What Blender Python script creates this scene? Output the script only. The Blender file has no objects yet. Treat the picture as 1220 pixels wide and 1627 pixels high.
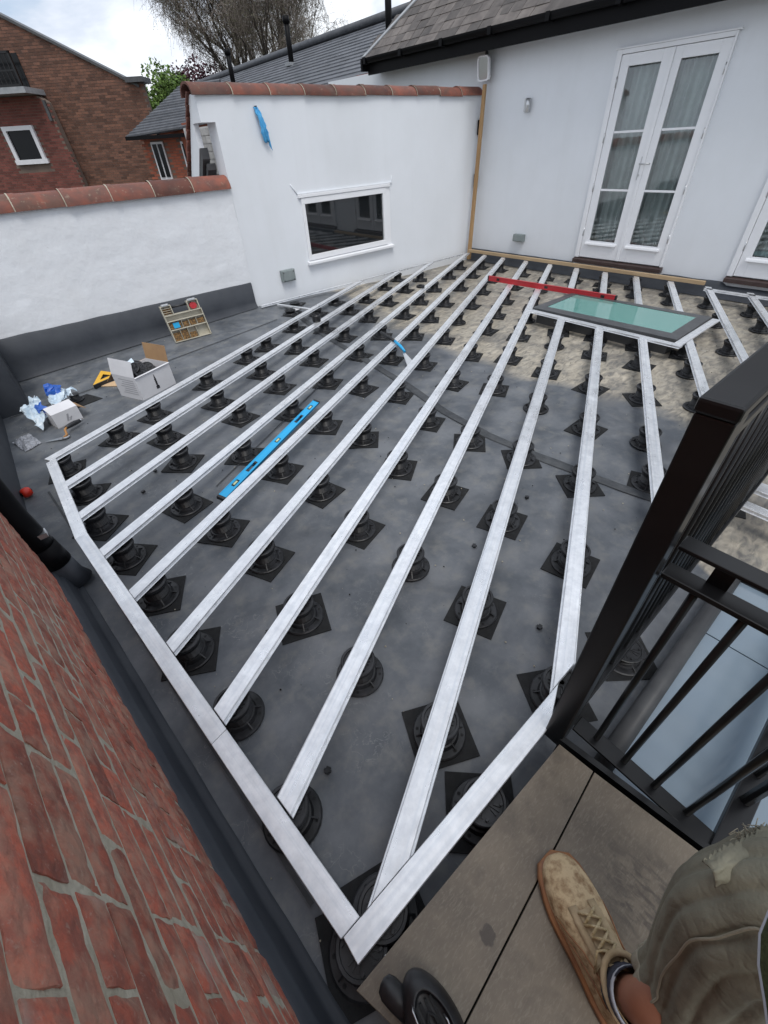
import bpy, bmesh, math, random
from mathutils import Vector, Matrix, noise
R = random.Random(7)
S = bpy.context.scene
C = S.collection
rad = math.radians
# ------------------------------------------------------------------ camera, world, sun, exposure
CAM = Vector((0, 0, 1.755)); YAW, PITCH, ROLL, F = rad(51.45), 0.71357, -0.0647, 678.48
cam = bpy.data.cameras.new('camera'); co = bpy.data.objects.new('camera', cam); C.objects.link(co)
fw = Vector((math.cos(YAW)*math.cos(PITCH), math.sin(YAW)*math.cos(PITCH), -math.sin(PITCH)))
rt = Vector((math.sin(YAW), -math.cos(YAW), 0)); up = rt.cross(fw)
r2 = rt*math.cos(ROLL)+up*math.sin(ROLL); u2 = -rt*math.sin(ROLL)+up*math.cos(ROLL)
co.matrix_world = Matrix(((r2.x, u2.x, -fw.x, 0), (r2.y, u2.y, -fw.y, 0), (r2.z, u2.z, -fw.z, 1.755), (0, 0, 0, 1)))
cam.sensor_fit = 'HORIZONTAL'; cam.sensor_width = 36; cam.lens = F/1220*36; cam.clip_start = .02; cam.clip_end = 1500
S.camera = co
FH = Vector((math.cos(YAW), math.sin(YAW), 0)); RH = Vector((math.sin(YAW), -math.cos(YAW), 0))
SUN_EL, SUN_AZ = rad(62), rad(246)
w = bpy.data.worlds.new('World'); S.world = w; w.use_nodes = True
nt = w.node_tree; N = nt.nodes; Lk = nt.links
bg = N['Background']
sky = N.new('ShaderNodeTexSky'); sky.sky_type = 'NISHITA'; sky.sun_disc = False
sky.sun_elevation = SUN_EL; sky.sun_rotation = math.pi/2-SUN_AZ
tc = N.new('ShaderNodeTexCoord'); mp = N.new('ShaderNodeMapping'); mp.inputs['Scale'].default_value = (1, 1, 2.6)
mp.inputs['Location'].default_value = (.4, .2, .1)
nz = N.new('ShaderNodeTexNoise'); nz.inputs['Scale'].default_value = 3.2; nz.inputs['Detail'].default_value = 7; nz.inputs['Roughness'].default_value = .55
nz.inputs['Distortion'].default_value = .4
cr = N.new('ShaderNodeValToRGB'); e = cr.color_ramp.elements
e[0].position = .33; e[0].color = (3.0, 3.5, 4.3, 1); e[1].position = .60; e[1].color = (6.4, 6.65, 7.0, 1)
em = e.new(.47); em.color = (4.5, 4.85, 5.5, 1)
cr2 = N.new('ShaderNodeValToRGB'); e = cr2.color_ramp.elements
e[0].position = .25; e[0].color = (.6, .6, .6, 1); e[1].position = .45; e[1].color = (.96, .96, .96, 1)
mx = N.new('ShaderNodeMixRGB')
Lk.new(tc.outputs['Generated'], mp.inputs['Vector']); Lk.new(mp.outputs[0], nz.inputs['Vector'])
Lk.new(nz.outputs['Fac'], cr.inputs[0]); Lk.new(nz.outputs['Fac'], cr2.inputs[0])
Lk.new(cr2.outputs[0], mx.inputs[0]); Lk.new(sky.outputs[0], mx.inputs[1]); Lk.new(cr.outputs[0], mx.inputs[2])
Lk.new(mx.outputs[0], bg.inputs['Color']); bg.inputs['Strength'].default_value = .1
sl = bpy.data.lights.new('sun', 'SUN'); sl.energy = 1.1; sl.angle = rad(26); sl.color = (1, .97, .93)
so = bpy.data.objects.new('sun', sl); C.objects.link(so)
sd = Vector((math.cos(SUN_EL)*math.cos(SUN_AZ), math.cos(SUN_EL)*math.sin(SUN_AZ), math.sin(SUN_EL)))
so.rotation_euler = sd.to_track_quat('Z', 'Y').to_euler(); so.location = (0, 0, 20)
S.view_settings.view_transform = 'Standard'; S.view_settings.look = 'None'; S.view_settings.exposure = 0.88; S.view_settings.gamma = 1
# ------------------------------------------------------------------ material helper
MATS = {}
def mat(name, col, rough=.6, metal=0, spec=.5, var=0, vscale=8, vcol=None, bump=0, bscale=40, bdist=.01, stretch=None, detail=5, extra=None, perobj=0, ramp=(.35, .65), rvar=0, coords='Object'):
    m = bpy.data.materials.new(name); m.use_nodes = True; t = m.node_tree; n = t.nodes; l = t.links
    b = n['Principled BSDF']; b.inputs['Roughness'].default_value = rough; b.inputs['Metallic'].default_value = metal
    b.inputs['Specular IOR Level'].default_value = spec
    c = (*col, 1); b.inputs['Base Color'].default_value = c
    if coords == 'Object':
        tcn = n.new('ShaderNodeTexCoord'); src = tcn.outputs['Object']
    else:
        g = n.new('ShaderNodeNewGeometry'); src = g.outputs['Position']
    mpn = n.new('ShaderNodeMapping'); mpn.inputs['Scale'].default_value = stretch or (1, 1, 1); l.new(src, mpn.inputs['Vector'])
    if perobj:
        oi = n.new('ShaderNodeObjectInfo'); vm = n.new('ShaderNodeVectorMath'); vm.operation = 'SCALE'
        cx = n.new('ShaderNodeCombineXYZ'); l.new(oi.outputs['Random'], cx.inputs[0]); l.new(oi.outputs['Random'], cx.inputs[1]); l.new(cx.outputs[0], vm.inputs[0]); vm.inputs['Scale'].default_value = 37
        l.new(vm.outputs[0], mpn.inputs['Location'])
    out = None
    if vcol is not None:
        nn = n.new('ShaderNodeTexNoise'); nn.inputs['Scale'].default_value = vscale; nn.inputs['Detail'].default_value = detail; nn.inputs['Roughness'].default_value = .62
        l.new(mpn.outputs[0], nn.inputs['Vector'])
        r = n.new('ShaderNodeValToRGB'); r.color_ramp.elements[0].position, r.color_ramp.elements[1].position = ramp
        r.color_ramp.elements[0].color = c; r.color_ramp.elements[1].color = (*vcol, 1)
        l.new(nn.outputs['Fac'], r.inputs[0]); out = r.outputs[0]
        if rvar:
            mr = n.new('ShaderNodeMapRange'); mr.inputs['To Min'].default_value = rough-rvar; mr.inputs['To Max'].default_value = rough+rvar
            mr.inputs['From Min'].default_value = .3; mr.inputs['From Max'].default_value = .7
            l.new(nn.outputs['Fac'], mr.inputs['Value']); l.new(mr.outputs[0], b.inputs['Roughness'])
    if perobj and perobj is not True:
        hs = n.new('ShaderNodeHueSaturation'); mr = n.new('ShaderNodeMapRange'); mr.inputs['To Min'].default_value = 1-perobj; mr.inputs['To Max'].default_value = 1+perobj
        at = n.new('ShaderNodeAttribute'); at.attribute_name = 'tone'; ad = n.new('ShaderNodeMath'); ad.operation = 'ADD'; fr = n.new('ShaderNodeMath'); fr.operation = 'FRACT'
        l.new(at.outputs['Fac'], ad.inputs[0]); l.new(oi.outputs['Random'], ad.inputs[1]); l.new(ad.outputs[0], fr.inputs[0])
        l.new(fr.outputs[0], mr.inputs['Value']); l.new(mr.outputs[0], hs.inputs['Value'])
        if out: l.new(out, hs.inputs['Color'])
        else: hs.inputs['Color'].default_value = c
        out = hs.outputs[0]
    if out: l.new(out, b.inputs['Base Color'])
    if bump:
        nb = n.new('ShaderNodeTexNoise'); nb.inputs['Scale'].default_value = bscale; nb.inputs['Detail'].default_value = 6
        l.new(mpn.outputs[0], nb.inputs['Vector'])
        bp = n.new('ShaderNodeBump'); bp.inputs['Strength'].default_value = bump; bp.inputs['Distance'].default_value = bdist
        l.new(nb.outputs['Fac'], bp.inputs['Height']); l.new(bp.outputs[0], b.inputs['Normal'])
    m['b'] = 1
    if extra: extra(m, n, l, b, mpn, out)
    MATS[name] = m
    return m
def mixin(n, l, b, fac, col):
    """lay another colour over what feeds Base Color"""
    s = b.inputs['Base Color']; m = n.new('ShaderNodeMixRGB'); l.new(fac, m.inputs[0]); m.inputs[2].default_value = (*col, 1)
    if s.is_linked: l.new(s.links[0].from_socket, m.inputs[1])
    else: m.inputs[1].default_value = s.default_value
    l.new(m.outputs[0], s); return m
def tex_noise(n, l, vec, scale, detail=5, lo=.4, hi=.6, stretch=None, dist=0):
    if stretch:
        mm = n.new('ShaderNodeMapping'); mm.inputs['Scale'].default_value = stretch; l.new(vec, mm.inputs['Vector']); vec = mm.outputs[0]
    t = n.new('ShaderNodeTexNoise'); t.inputs['Scale'].default_value = scale; t.inputs['Detail'].default_value = detail; t.inputs['Distortion'].default_value = dist
    t.inputs['Roughness'].default_value = .6
    l.new(vec, t.inputs['Vector']); r = n.new('ShaderNodeMapRange'); r.inputs['From Min'].default_value = lo; r.inputs['From Max'].default_value = hi; r.clamp = True
    l.new(t.outputs['Fac'], r.inputs['Value']); return r.outputs[0]
def mathn(n, l, op, a, bb):
    m = n.new('ShaderNodeMath'); m.operation = op
    for i, v in enumerate((a, bb)):
        if hasattr(v, 'links'): l.new(v, m.inputs[i])
        else: m.inputs[i].default_value = v
    return m.outputs[0]
def membrane_extra(m, n, l, b, mpn, out):
    v = mpn.outputs[0]; sx = n.new('ShaderNodeSeparateXYZ'); l.new(v, sx.inputs[0])
    big = n.new('ShaderNodeTexNoise'); big.inputs['Scale'].default_value = 1.3; big.inputs['Detail'].default_value = 7; l.new(v, big.inputs['Vector'])
    # dried silt beyond the drainage line
    a = mathn(n, l, 'SUBTRACT', sx.outputs[0], 3.56)
    yy = mathn(n, l, 'MAXIMUM', mathn(n, l, 'SUBTRACT', sx.outputs[1], 3.3), 0)
    a = mathn(n, l, 'SUBTRACT', a, mathn(n, l, 'MULTIPLY', yy, .2))
    lo_ = mathn(n, l, 'MAXIMUM', mathn(n, l, 'SUBTRACT', .45, sx.outputs[1]), 0); gx = n.new('ShaderNodeMapRange'); gx.inputs['From Min'].default_value = 1.9; gx.inputs['From Max'].default_value = 2.2; l.new(sx.outputs[0], gx.inputs['Value'])
    a = mathn(n, l, 'ADD', a, mathn(n, l, 'MULTIPLY', mathn(n, l, 'MULTIPLY', lo_, 4.5), gx.outputs[0]))
    a = mathn(n, l, 'ADD', a, mathn(n, l, 'MULTIPLY', mathn(n, l, 'SUBTRACT', big.outputs['Fac'], .5), 1.0))
    mr = n.new('ShaderNodeMapRange'); mr.inputs['From Min'].default_value = -.10; mr.inputs['From Max'].default_value = .14; l.new(a, mr.inputs['Value'])
    silt = mr.outputs[0]
    st = tex_noise(n, l, v, 9, 12, .32, .66, (1, 2.4, 1), .9)
    rm = n.new('ShaderNodeValToRGB'); es = rm.color_ramp.elements; es[0].color = (.52, .465, .375, 1); es[1].color = (.15, .14, .125, 1)
    q = es.new(.55); q.color = (.35, .315, .255, 1); l.new(st, rm.inputs[0])
    mm = n.new('ShaderNodeMixRGB'); l.new(mathn(n, l, 'MULTIPLY', silt, .93), mm.inputs[0]); l.new(b.inputs['Base Color'].links[0].from_socket, mm.inputs[1]); l.new(rm.outputs[0], mm.inputs[2]); l.new(mm.outputs[0], b.inputs['Base Color'])
    # pale brushed streaks near the house
    s2 = tex_noise(n, l, v, 6, 9, .55, .66, (3.2, .6, 1), .5)
    far = n.new('ShaderNodeMapRange'); far.inputs['From Min'].default_value = 4.2; far.inputs['From Max'].default_value = 5.6; l.new(sx.outputs[0], far.inputs['Value'])
    dk = tex_noise(n, l, v, 3, 7, .42, .6, (1, 2, 1), 1.5); mixin(n, l, b, mathn(n, l, 'MULTIPLY', mathn(n, l, 'MULTIPLY', dk, far.outputs[0]), .6), (.13, .118, .108))
    mixin(n, l, b, mathn(n, l, 'MULTIPLY', mathn(n, l, 'MULTIPLY', s2, far.outputs[0]), .6), (.46, .44, .40))
    # dusty scuffs and watermarks
    # tide marks left by drying puddles
    tn = n.new('ShaderNodeTexNoise'); tn.inputs['Scale'].default_value = 16; tn.inputs['Detail'].default_value = 4; tn.inputs['Distortion'].default_value = .5; l.new(v, tn.inputs['Vector'])
    ab = mathn(n, l, 'ABSOLUTE', mathn(n, l, 'SUBTRACT', tn.outputs['Fac'], .5), 0); tr_ = n.new('ShaderNodeMapRange'); tr_.inputs['From Min'].default_value = .012; tr_.inputs['From Max'].default_value = .004; l.new(ab, tr_.inputs['Value'])
    nearb = n.new('ShaderNodeMapRange'); nearb.inputs['From Min'].default_value = .9; nearb.inputs['From Max'].default_value = .1; l.new(sx.outputs[0], nearb.inputs['Value'])
    gt = mathn(n, l, 'MULTIPLY', tex_noise(n, l, v, 4, 4, .5, .6), mathn(n, l, 'ADD', mathn(n, l, 'MULTIPLY', nearb.outputs[0], .5), .25))
    mixin(n, l, b, mathn(n, l, 'MULTIPLY', tr_.outputs[0], gt), (.24, .25, .25))
    sc = tex_noise(n, l, v, 9, 10, .5, .68); mixin(n, l, b, mathn(n, l, 'MULTIPLY', sc, .5), (.21, .208, .195))
    sc = tex_noise(n, l, v, 1.9, 6, .5, .64, None, .8); mixin(n, l, b, mathn(n, l, 'MULTIPLY', sc, .45), (.052, .058, .068))
    vo = n.new('ShaderNodeTexVoronoi'); vo.inputs['Scale'].default_value = 38; l.new(v, vo.inputs['Vector'])
    sp = n.new('ShaderNodeMapRange'); sp.inputs['From Min'].default_value = .07; sp.inputs['From Max'].default_value = .03; l.new(vo.outputs['Distance'], sp.inputs['Value'])
    gate = tex_noise(n, l, v, 3, 3, .55, .6); mixin(n, l, b, mathn(n, l, 'MULTIPLY', mathn(n, l, 'MULTIPLY', sp.outputs[0], gate), .7), (.3, .3, .29))
def alu_extra(m, n, l, b, mpn, out):
    v = mpn.outputs[0]
    f = tex_noise(n, l, v, 9, 5, .45, .62, (.06, 9, 1)); mixin(n, l, b, mathn(n, l, 'MULTIPLY', f, .3), (.55, .60, .66))
    r = n.new('ShaderNodeMapRange'); r.inputs['To Min'].default_value = .24; r.inputs['To Max'].default_value = .46; l.new(tex_noise(n, l, v, 14, 7, .35, .65, (.4, 1, 1)), r.inputs['Value']); l.new(r.outputs[0], b.inputs['Roughness'])
    f = tex_noise(n, l, v, 30, 8, .5, .72, (1, 1, 1), .3); mixin(n, l, b, mathn(n, l, 'MULTIPLY', f, .30), (.58, .59, .60))
    f = tex_noise(n, l, v, 9, 5, .55, .75); mixin(n, l, b, mathn(n, l, 'MULTIPLY', f, .35), (.88, .89, .9))
def brick_extra(m, n, l, b, mpn, out):
    v = mpn.outputs[0]
    f = tex_noise(n, l, v, 14, 8, .44, .62); mixin(n, l, b, mathn(n, l, 'MULTIPLY', f, .5), (.42, .29, .21))
    f = tex_noise(n, l, v, 45, 8, .55, .7); mixin(n, l, b, mathn(n, l, 'MULTIPLY', f, .4), (.12, .045, .036))
    f = tex_noise(n, l, v, 110, 6, .6, .7); mixin(n, l, b, mathn(n, l, 'MULTIPLY', f, .5), (.42, .30, .24))
    f = tex_noise(n, l, v, 5, 6, .6, .68); mixin(n, l, b, mathn(n, l, 'MULTIPLY', f, .6), (.36, .30, .26))
def tile_extra(m, n, l, b, mpn, out):
    v = mpn.outputs[0]
    f = tex_noise(n, l, v, 55, 9, .5, .7, (1, 3.5, 1), .8); mixin(n, l, b, mathn(n, l, 'MULTIPLY', f, .5), (.27, .235, .18))
    f = tex_noise(n, l, v, 7, 6, .55, .72); mixin(n, l, b, mathn(n, l, 'MULTIPLY', f, .5), (.045, .035, .027))
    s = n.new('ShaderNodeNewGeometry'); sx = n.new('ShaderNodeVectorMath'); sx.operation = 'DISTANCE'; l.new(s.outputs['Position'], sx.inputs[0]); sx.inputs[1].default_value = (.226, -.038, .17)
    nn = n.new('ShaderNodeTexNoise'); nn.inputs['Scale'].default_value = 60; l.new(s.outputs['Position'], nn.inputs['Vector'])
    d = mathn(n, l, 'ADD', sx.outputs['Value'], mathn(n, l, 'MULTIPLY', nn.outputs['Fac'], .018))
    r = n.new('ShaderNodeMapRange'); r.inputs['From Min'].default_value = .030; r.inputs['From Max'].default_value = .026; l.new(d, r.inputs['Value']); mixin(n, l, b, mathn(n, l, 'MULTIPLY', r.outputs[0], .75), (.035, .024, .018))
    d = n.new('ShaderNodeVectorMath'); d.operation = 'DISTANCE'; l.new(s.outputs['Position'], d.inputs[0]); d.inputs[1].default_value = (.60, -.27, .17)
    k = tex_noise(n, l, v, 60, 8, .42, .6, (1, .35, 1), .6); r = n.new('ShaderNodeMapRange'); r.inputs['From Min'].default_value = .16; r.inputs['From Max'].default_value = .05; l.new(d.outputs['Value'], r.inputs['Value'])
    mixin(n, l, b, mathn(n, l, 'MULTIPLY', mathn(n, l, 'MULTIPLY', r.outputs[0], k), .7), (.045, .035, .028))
def coping_extra(m, n, l, b, mpn, out):
    v = mpn.outputs[0]
    f = tex_noise(n, l, v, 6, 7, .5, .64); mixin(n, l, b, mathn(n, l, 'MULTIPLY', f, .7), (.10, .06, .045))
    f = tex_noise(n, l, v, 25, 8, .6, .7); mixin(n, l, b, mathn(n, l, 'MULTIPLY', f, .5), (.34, .27, .2))
def render_extra(m, n, l, b, mpn, out):
    v = mpn.outputs[0]
    f = tex_noise(n, l, v, 1.2, 6, .5, .8, (1, 1, .4)); mixin(n, l, b, mathn(n, l, 'MULTIPLY', f, .18), (.56, .57, .57))
    f = tex_noise(n, l, v, 1.6, 7, .5, .72, (4, 4, .22)); mixin(n, l, b, mathn(n, l, 'MULTIPLY', f, .07), (.50, .51, .50))
    f = tex_noise(n, l, v, 30, 4, .72, .76); mixin(n, l, b, mathn(n, l, 'MULTIPLY', f, .4), (.5, .5, .49))
def glassy(name, col, alpha, rough=.02):
    m = bpy.data.materials.new(name); m.use_nodes = True; t = m.node_tree; n = t.nodes; l = t.links
    n.remove(n['Principled BSDF']); o = n['Material Output']
    g = n.new('ShaderNodeBsdfGlossy'); g.inputs['Roughness'].default_value = rough; g.inputs['Color'].default_value = (1, 1, 1, 1)
    tr = n.new('ShaderNodeBsdfTransparent'); tr.inputs['Color'].default_value = (*col, 1)
    fr = n.new('ShaderNodeFresnel'); fr.inputs['IOR'].default_value = 1.55
    ad = n.new('ShaderNodeMath'); ad.operation = 'ADD'; ad.use_clamp = True; ad.inputs[1].default_value = alpha; l.new(fr.outputs[0], ad.inputs[0])
    mx = n.new('ShaderNodeMixShader'); l.new(ad.outputs[0], mx.inputs[0]); l.new(tr.outputs[0], mx.inputs[1]); l.new(g.outputs[0], mx.inputs[2]); l.new(mx.outputs[0], o.inputs[0])
    return m
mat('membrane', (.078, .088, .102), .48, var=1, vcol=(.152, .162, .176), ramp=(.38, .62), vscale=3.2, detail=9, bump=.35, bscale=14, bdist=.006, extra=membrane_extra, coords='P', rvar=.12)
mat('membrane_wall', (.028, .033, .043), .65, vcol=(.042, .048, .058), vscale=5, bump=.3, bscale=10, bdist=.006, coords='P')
mat('seam', (.038, .042, .048), .6, vcol=(.07, .075, .08), vscale=12, bump=.4, bscale=30, bdist=.003, coords='P')
mat('white_render', (.74, .765, .80), .8, bump=.12, bscale=60, bdist=.003, vcol=(.70, .725, .755), vscale=1.1, extra=render_extra, coords='P')
mat('rough_render', (.74, .76, .79), .85, bump=.45, bscale=14, bdist=.012, vcol=(.71, .725, .75), vscale=5, extra=render_extra, coords='P')
mat('aluminium', (.92, .93, .945), .40, metal=.7, vcol=(.76, .775, .80), vscale=22, bump=.04, bscale=60, bdist=.002, perobj=.06, extra=alu_extra)
mat('black_plastic', (.009, .0095, .011), .45, spec=.5, vcol=(.028, .029, .033), vscale=14, perobj=.3, ramp=(.42, .7))
mat('rubber', (.004, .0042, .005), .8, bump=.3, bscale=200, bdist=.002, vcol=(.011, .012, .013), vscale=30)
mat('black_metal', (.004, .0042, .005), .3, spec=.4, vcol=(.007, .0072, .008), vscale=9, bump=.04, bscale=80, bdist=.001)
mat('gutter_black', (.005, .005, .006), .5, spec=.12)
mat('brick_red', (.42, .11, .068), .85, vcol=(.28, .092, .065), vscale=34, ramp=(.42, .58), bump=1.0, bscale=60, bdist=.004, perobj=.28, extra=brick_extra)
mat('mortar', (.34, .31, .24), .95, vcol=(.46, .43, .35), vscale=16, bump=1, bscale=60, bdist=.006, coords='P')
mat('brick_far', (.155, .072, .046), .9, vcol=(.11, .056, .04), vscale=6, perobj=.38, bump=.3, bscale=40)
mat('brick_far_red', (.16, .05, .038), .9, vcol=(.13, .045, .035), vscale=6, perobj=.3, bump=.3, bscale=40)
mat('brick_orange', (.30, .085, .045), .9, vcol=(.24, .075, .045), vscale=6, perobj=.2)
mat('mortar_far', (.16, .12, .095), .95, vcol=(.12, .09, .075), vscale=3, coords='P')
mat('terracotta', (.19, .062, .040), .75, vcol=(.11, .048, .038), vscale=7, bump=.35, bscale=40, bdist=.004, perobj=.42, extra=coping_extra)
mat('slate', (.060, .066, .078), .55, vcol=(.095, .10, .112), vscale=6, perobj=.2, bump=.3, bscale=30, bdist=.003)
mat('slate_brown', (.062, .052, .047), .65, vcol=(.115, .10, .09), vscale=5, perobj=.4, bump=.4, bscale=30, bdist=.004)
mat('lead', (.22, .235, .25), .55, vcol=(.32, .33, .34), vscale=5, coords='P')
mat('white_paint', (.80, .81, .835), .35, bump=.03, bscale=40, vcol=(.77, .78, .80), vscale=4)
mat('white_brick', (.45, .44, .42), .85, vcol=(.35, .34, .33), vscale=9, bump=.6, bscale=40, perobj=.12)
mat('dark_frame', (.05, .052, .056), .5, vcol=(.07, .072, .075), vscale=9)
mat('timber', (.42, .26, .12), .65, vcol=(.32, .19, .085), vscale=10, stretch=(1, 1, .12), bump=.2, bscale=50)
mat('batten_wood', (.45, .33, .2), .7, vcol=(.36, .25, .14), vscale=10, stretch=(1, .1, 1), bump=.2, bscale=50)
mat('threshold', (.045, .026, .024), .45, vcol=(.06, .04, .035), vscale=10)
mat('curtain', (.74, .76, .75), .9, vcol=(.62, .64, .63), vscale=8)
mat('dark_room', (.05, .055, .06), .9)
mat('steel', (.55, .56, .57), .3, metal=.9)
mat('grey_plastic', (.20, .235, .235), .5, vcol=(.24, .27, .27), vscale=10)
mat('rag_blue', (.12, .48, .82), .7, vcol=(.06, .36, .72), vscale=14, bump=.5, bscale=40)
mat('cardboard', (.36, .22, .11), .85, vcol=(.31, .19, .10), vscale=9)
mat('white_card', (.66, .66, .68), .6, vcol=(.60, .60, .62), vscale=6)
mat('ink', (.02, .02, .025), .6)
mat('ink_grey', (.33, .33, .35), .6)
mat('yellow', (.75, .42, .04), .5)
mat('red_plastic', (.62, .03, .012), .4)
mat('red_level', (.48, .02, .03), .42, vcol=(.40, .03, .035), vscale=20)
mat('cyan_level', (.015, .36, .68), .4)
mat('vial', (.55, .6, .35), .2)
mat('bag_white', (.62, .70, .76), .3, vcol=(.50, .62, .72), vscale=20, bump=.5, bscale=30)
mat('bag_blue', (.02, .10, .42), .35, bump=.5, bscale=30)
mat('bag_clear', (.42, .43, .46), .2, vcol=(.24, .25, .28), vscale=40, bump=.8, bscale=50)
mat('wood_handle', (.42, .2, .06), .45)
mat('case_plastic', (.52, .49, .40), .3, vcol=(.42, .39, .31), vscale=8)
mat('screws', (.30, .17, .06), .5, metal=.3, vcol=(.10, .06, .03), vscale=60, ramp=(.45, .55))
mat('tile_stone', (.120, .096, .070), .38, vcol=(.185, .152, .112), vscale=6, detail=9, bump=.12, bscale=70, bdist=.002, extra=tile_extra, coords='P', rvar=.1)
mat('leather', (.48, .37, .23), .7, vcol=(.34, .25, .14), vscale=22, bump=.5, bscale=60, bdist=.003)
mat('leather_dirty', (.56, .43, .26), .75, vcol=(.26, .16, .08), vscale=40, ramp=(.45, .68), bump=.9, bscale=160, bdist=.003)
mat('sole', (.33, .15, .06), .6, vcol=(.22, .10, .05), vscale=30)
mat('lace', (.56, .46, .29), .8, bump=.5, bscale=200, vcol=(.36, .26, .12), vscale=60)
mat('sock', (.03, .035, .05), .9, vcol=(.05, .05, .07), vscale=40, bump=.5, bscale=150)
mat('sock_white', (.38, .40, .44), .9)
mat('skin', (.36, .165, .105), .5, vcol=(.29, .12, .07), vscale=9, bump=.15, bscale=90, bdist=.002)
def cloth_extra(m, n, l, b, mpn, out):
    t = n.new('ShaderNodeTexNoise'); t.inputs['Scale'].default_value = 9; t.inputs['Detail'].default_value = 1.5; t.inputs['Distortion'].default_value = 1.6; l.new(mpn.outputs[0], t.inputs['Vector'])
    a = mathn(n, l, 'ABSOLUTE', mathn(n, l, 'SUBTRACT', t.outputs['Fac'], .5), 0)
    bp = n.new('ShaderNodeBump'); bp.inputs['Strength'].default_value = .35; bp.inputs['Distance'].default_value = .02; l.new(a, bp.inputs['Height'])
    l.new(b.inputs['Normal'].links[0].from_socket, bp.inputs['Normal']); l.new(bp.outputs[0], b.inputs['Normal'])
    f = tex_noise(n, l, mpn.outputs[0], 10, 5, .58, .66); mixin(n, l, b, mathn(n, l, 'MULTIPLY', f, .4), (.10, .088, .072))
mat('khaki', (.235, .23, .175), .9, vcol=(.165, .16, .12), vscale=7, bump=.6, bscale=170, bdist=.002, extra=cloth_extra)
mat('khaki_light', (.34, .32, .25), .9, vcol=(.26, .24, .18), vscale=9, bump=.6, bscale=170, bdist=.002)
mat('fleece', (.06, .08, .025), 1, vcol=(.10, .125, .04), vscale=60, bump=1, bscale=120, bdist=.006)
mat('sky_tint_glass', (.19, .25, .31), .10, spec=.5, vcol=(.21, .265, .315), vscale=3)  # base colour carries the reflected sky, which the gloss alone leaves too dim
mat('skylight_glass', (.12, .29, .26), .03, spec=.9)
mat('skylight_frame', (.055, .058, .062), .45, vcol=(.075, .078, .082), vscale=9)
mat('pane_dark', (.012, .014, .016), .03, spec=.9)
mat('pane_far', (.008, .009, .010), .12, spec=.2)
mat('bark', (.07, .06, .05), .9, vcol=(.04, .035, .03), vscale=12, bump=.7, bscale=20)
mat('twig', (.17, .145, .125), .9)
mat('leaf_pale', (.14, .15, .07), .7, vcol=(.10, .09, .05), vscale=2, perobj=.2)
mat('leaf_green', (.10, .19, .03), .7, vcol=(.15, .24, .05), vscale=1.2)
mat('leaf_dark', (.035, .075, .015), .7, vcol=(.06, .10, .02), vscale=1.2)
mat('leaf_purple', (.06, .018, .03), .7, vcol=(.10, .035, .05), vscale=1.2)
mat('ground', (.07, .08, .04), .9, vcol=(.09, .085, .07), vscale=.3, coords='P')
mat('tan_board', (.55, .38, .22), .8)
door_glass = glassy('door_glass', (.88, .92, .92), .03)
MATS['door_glass'] = door_glass
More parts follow.
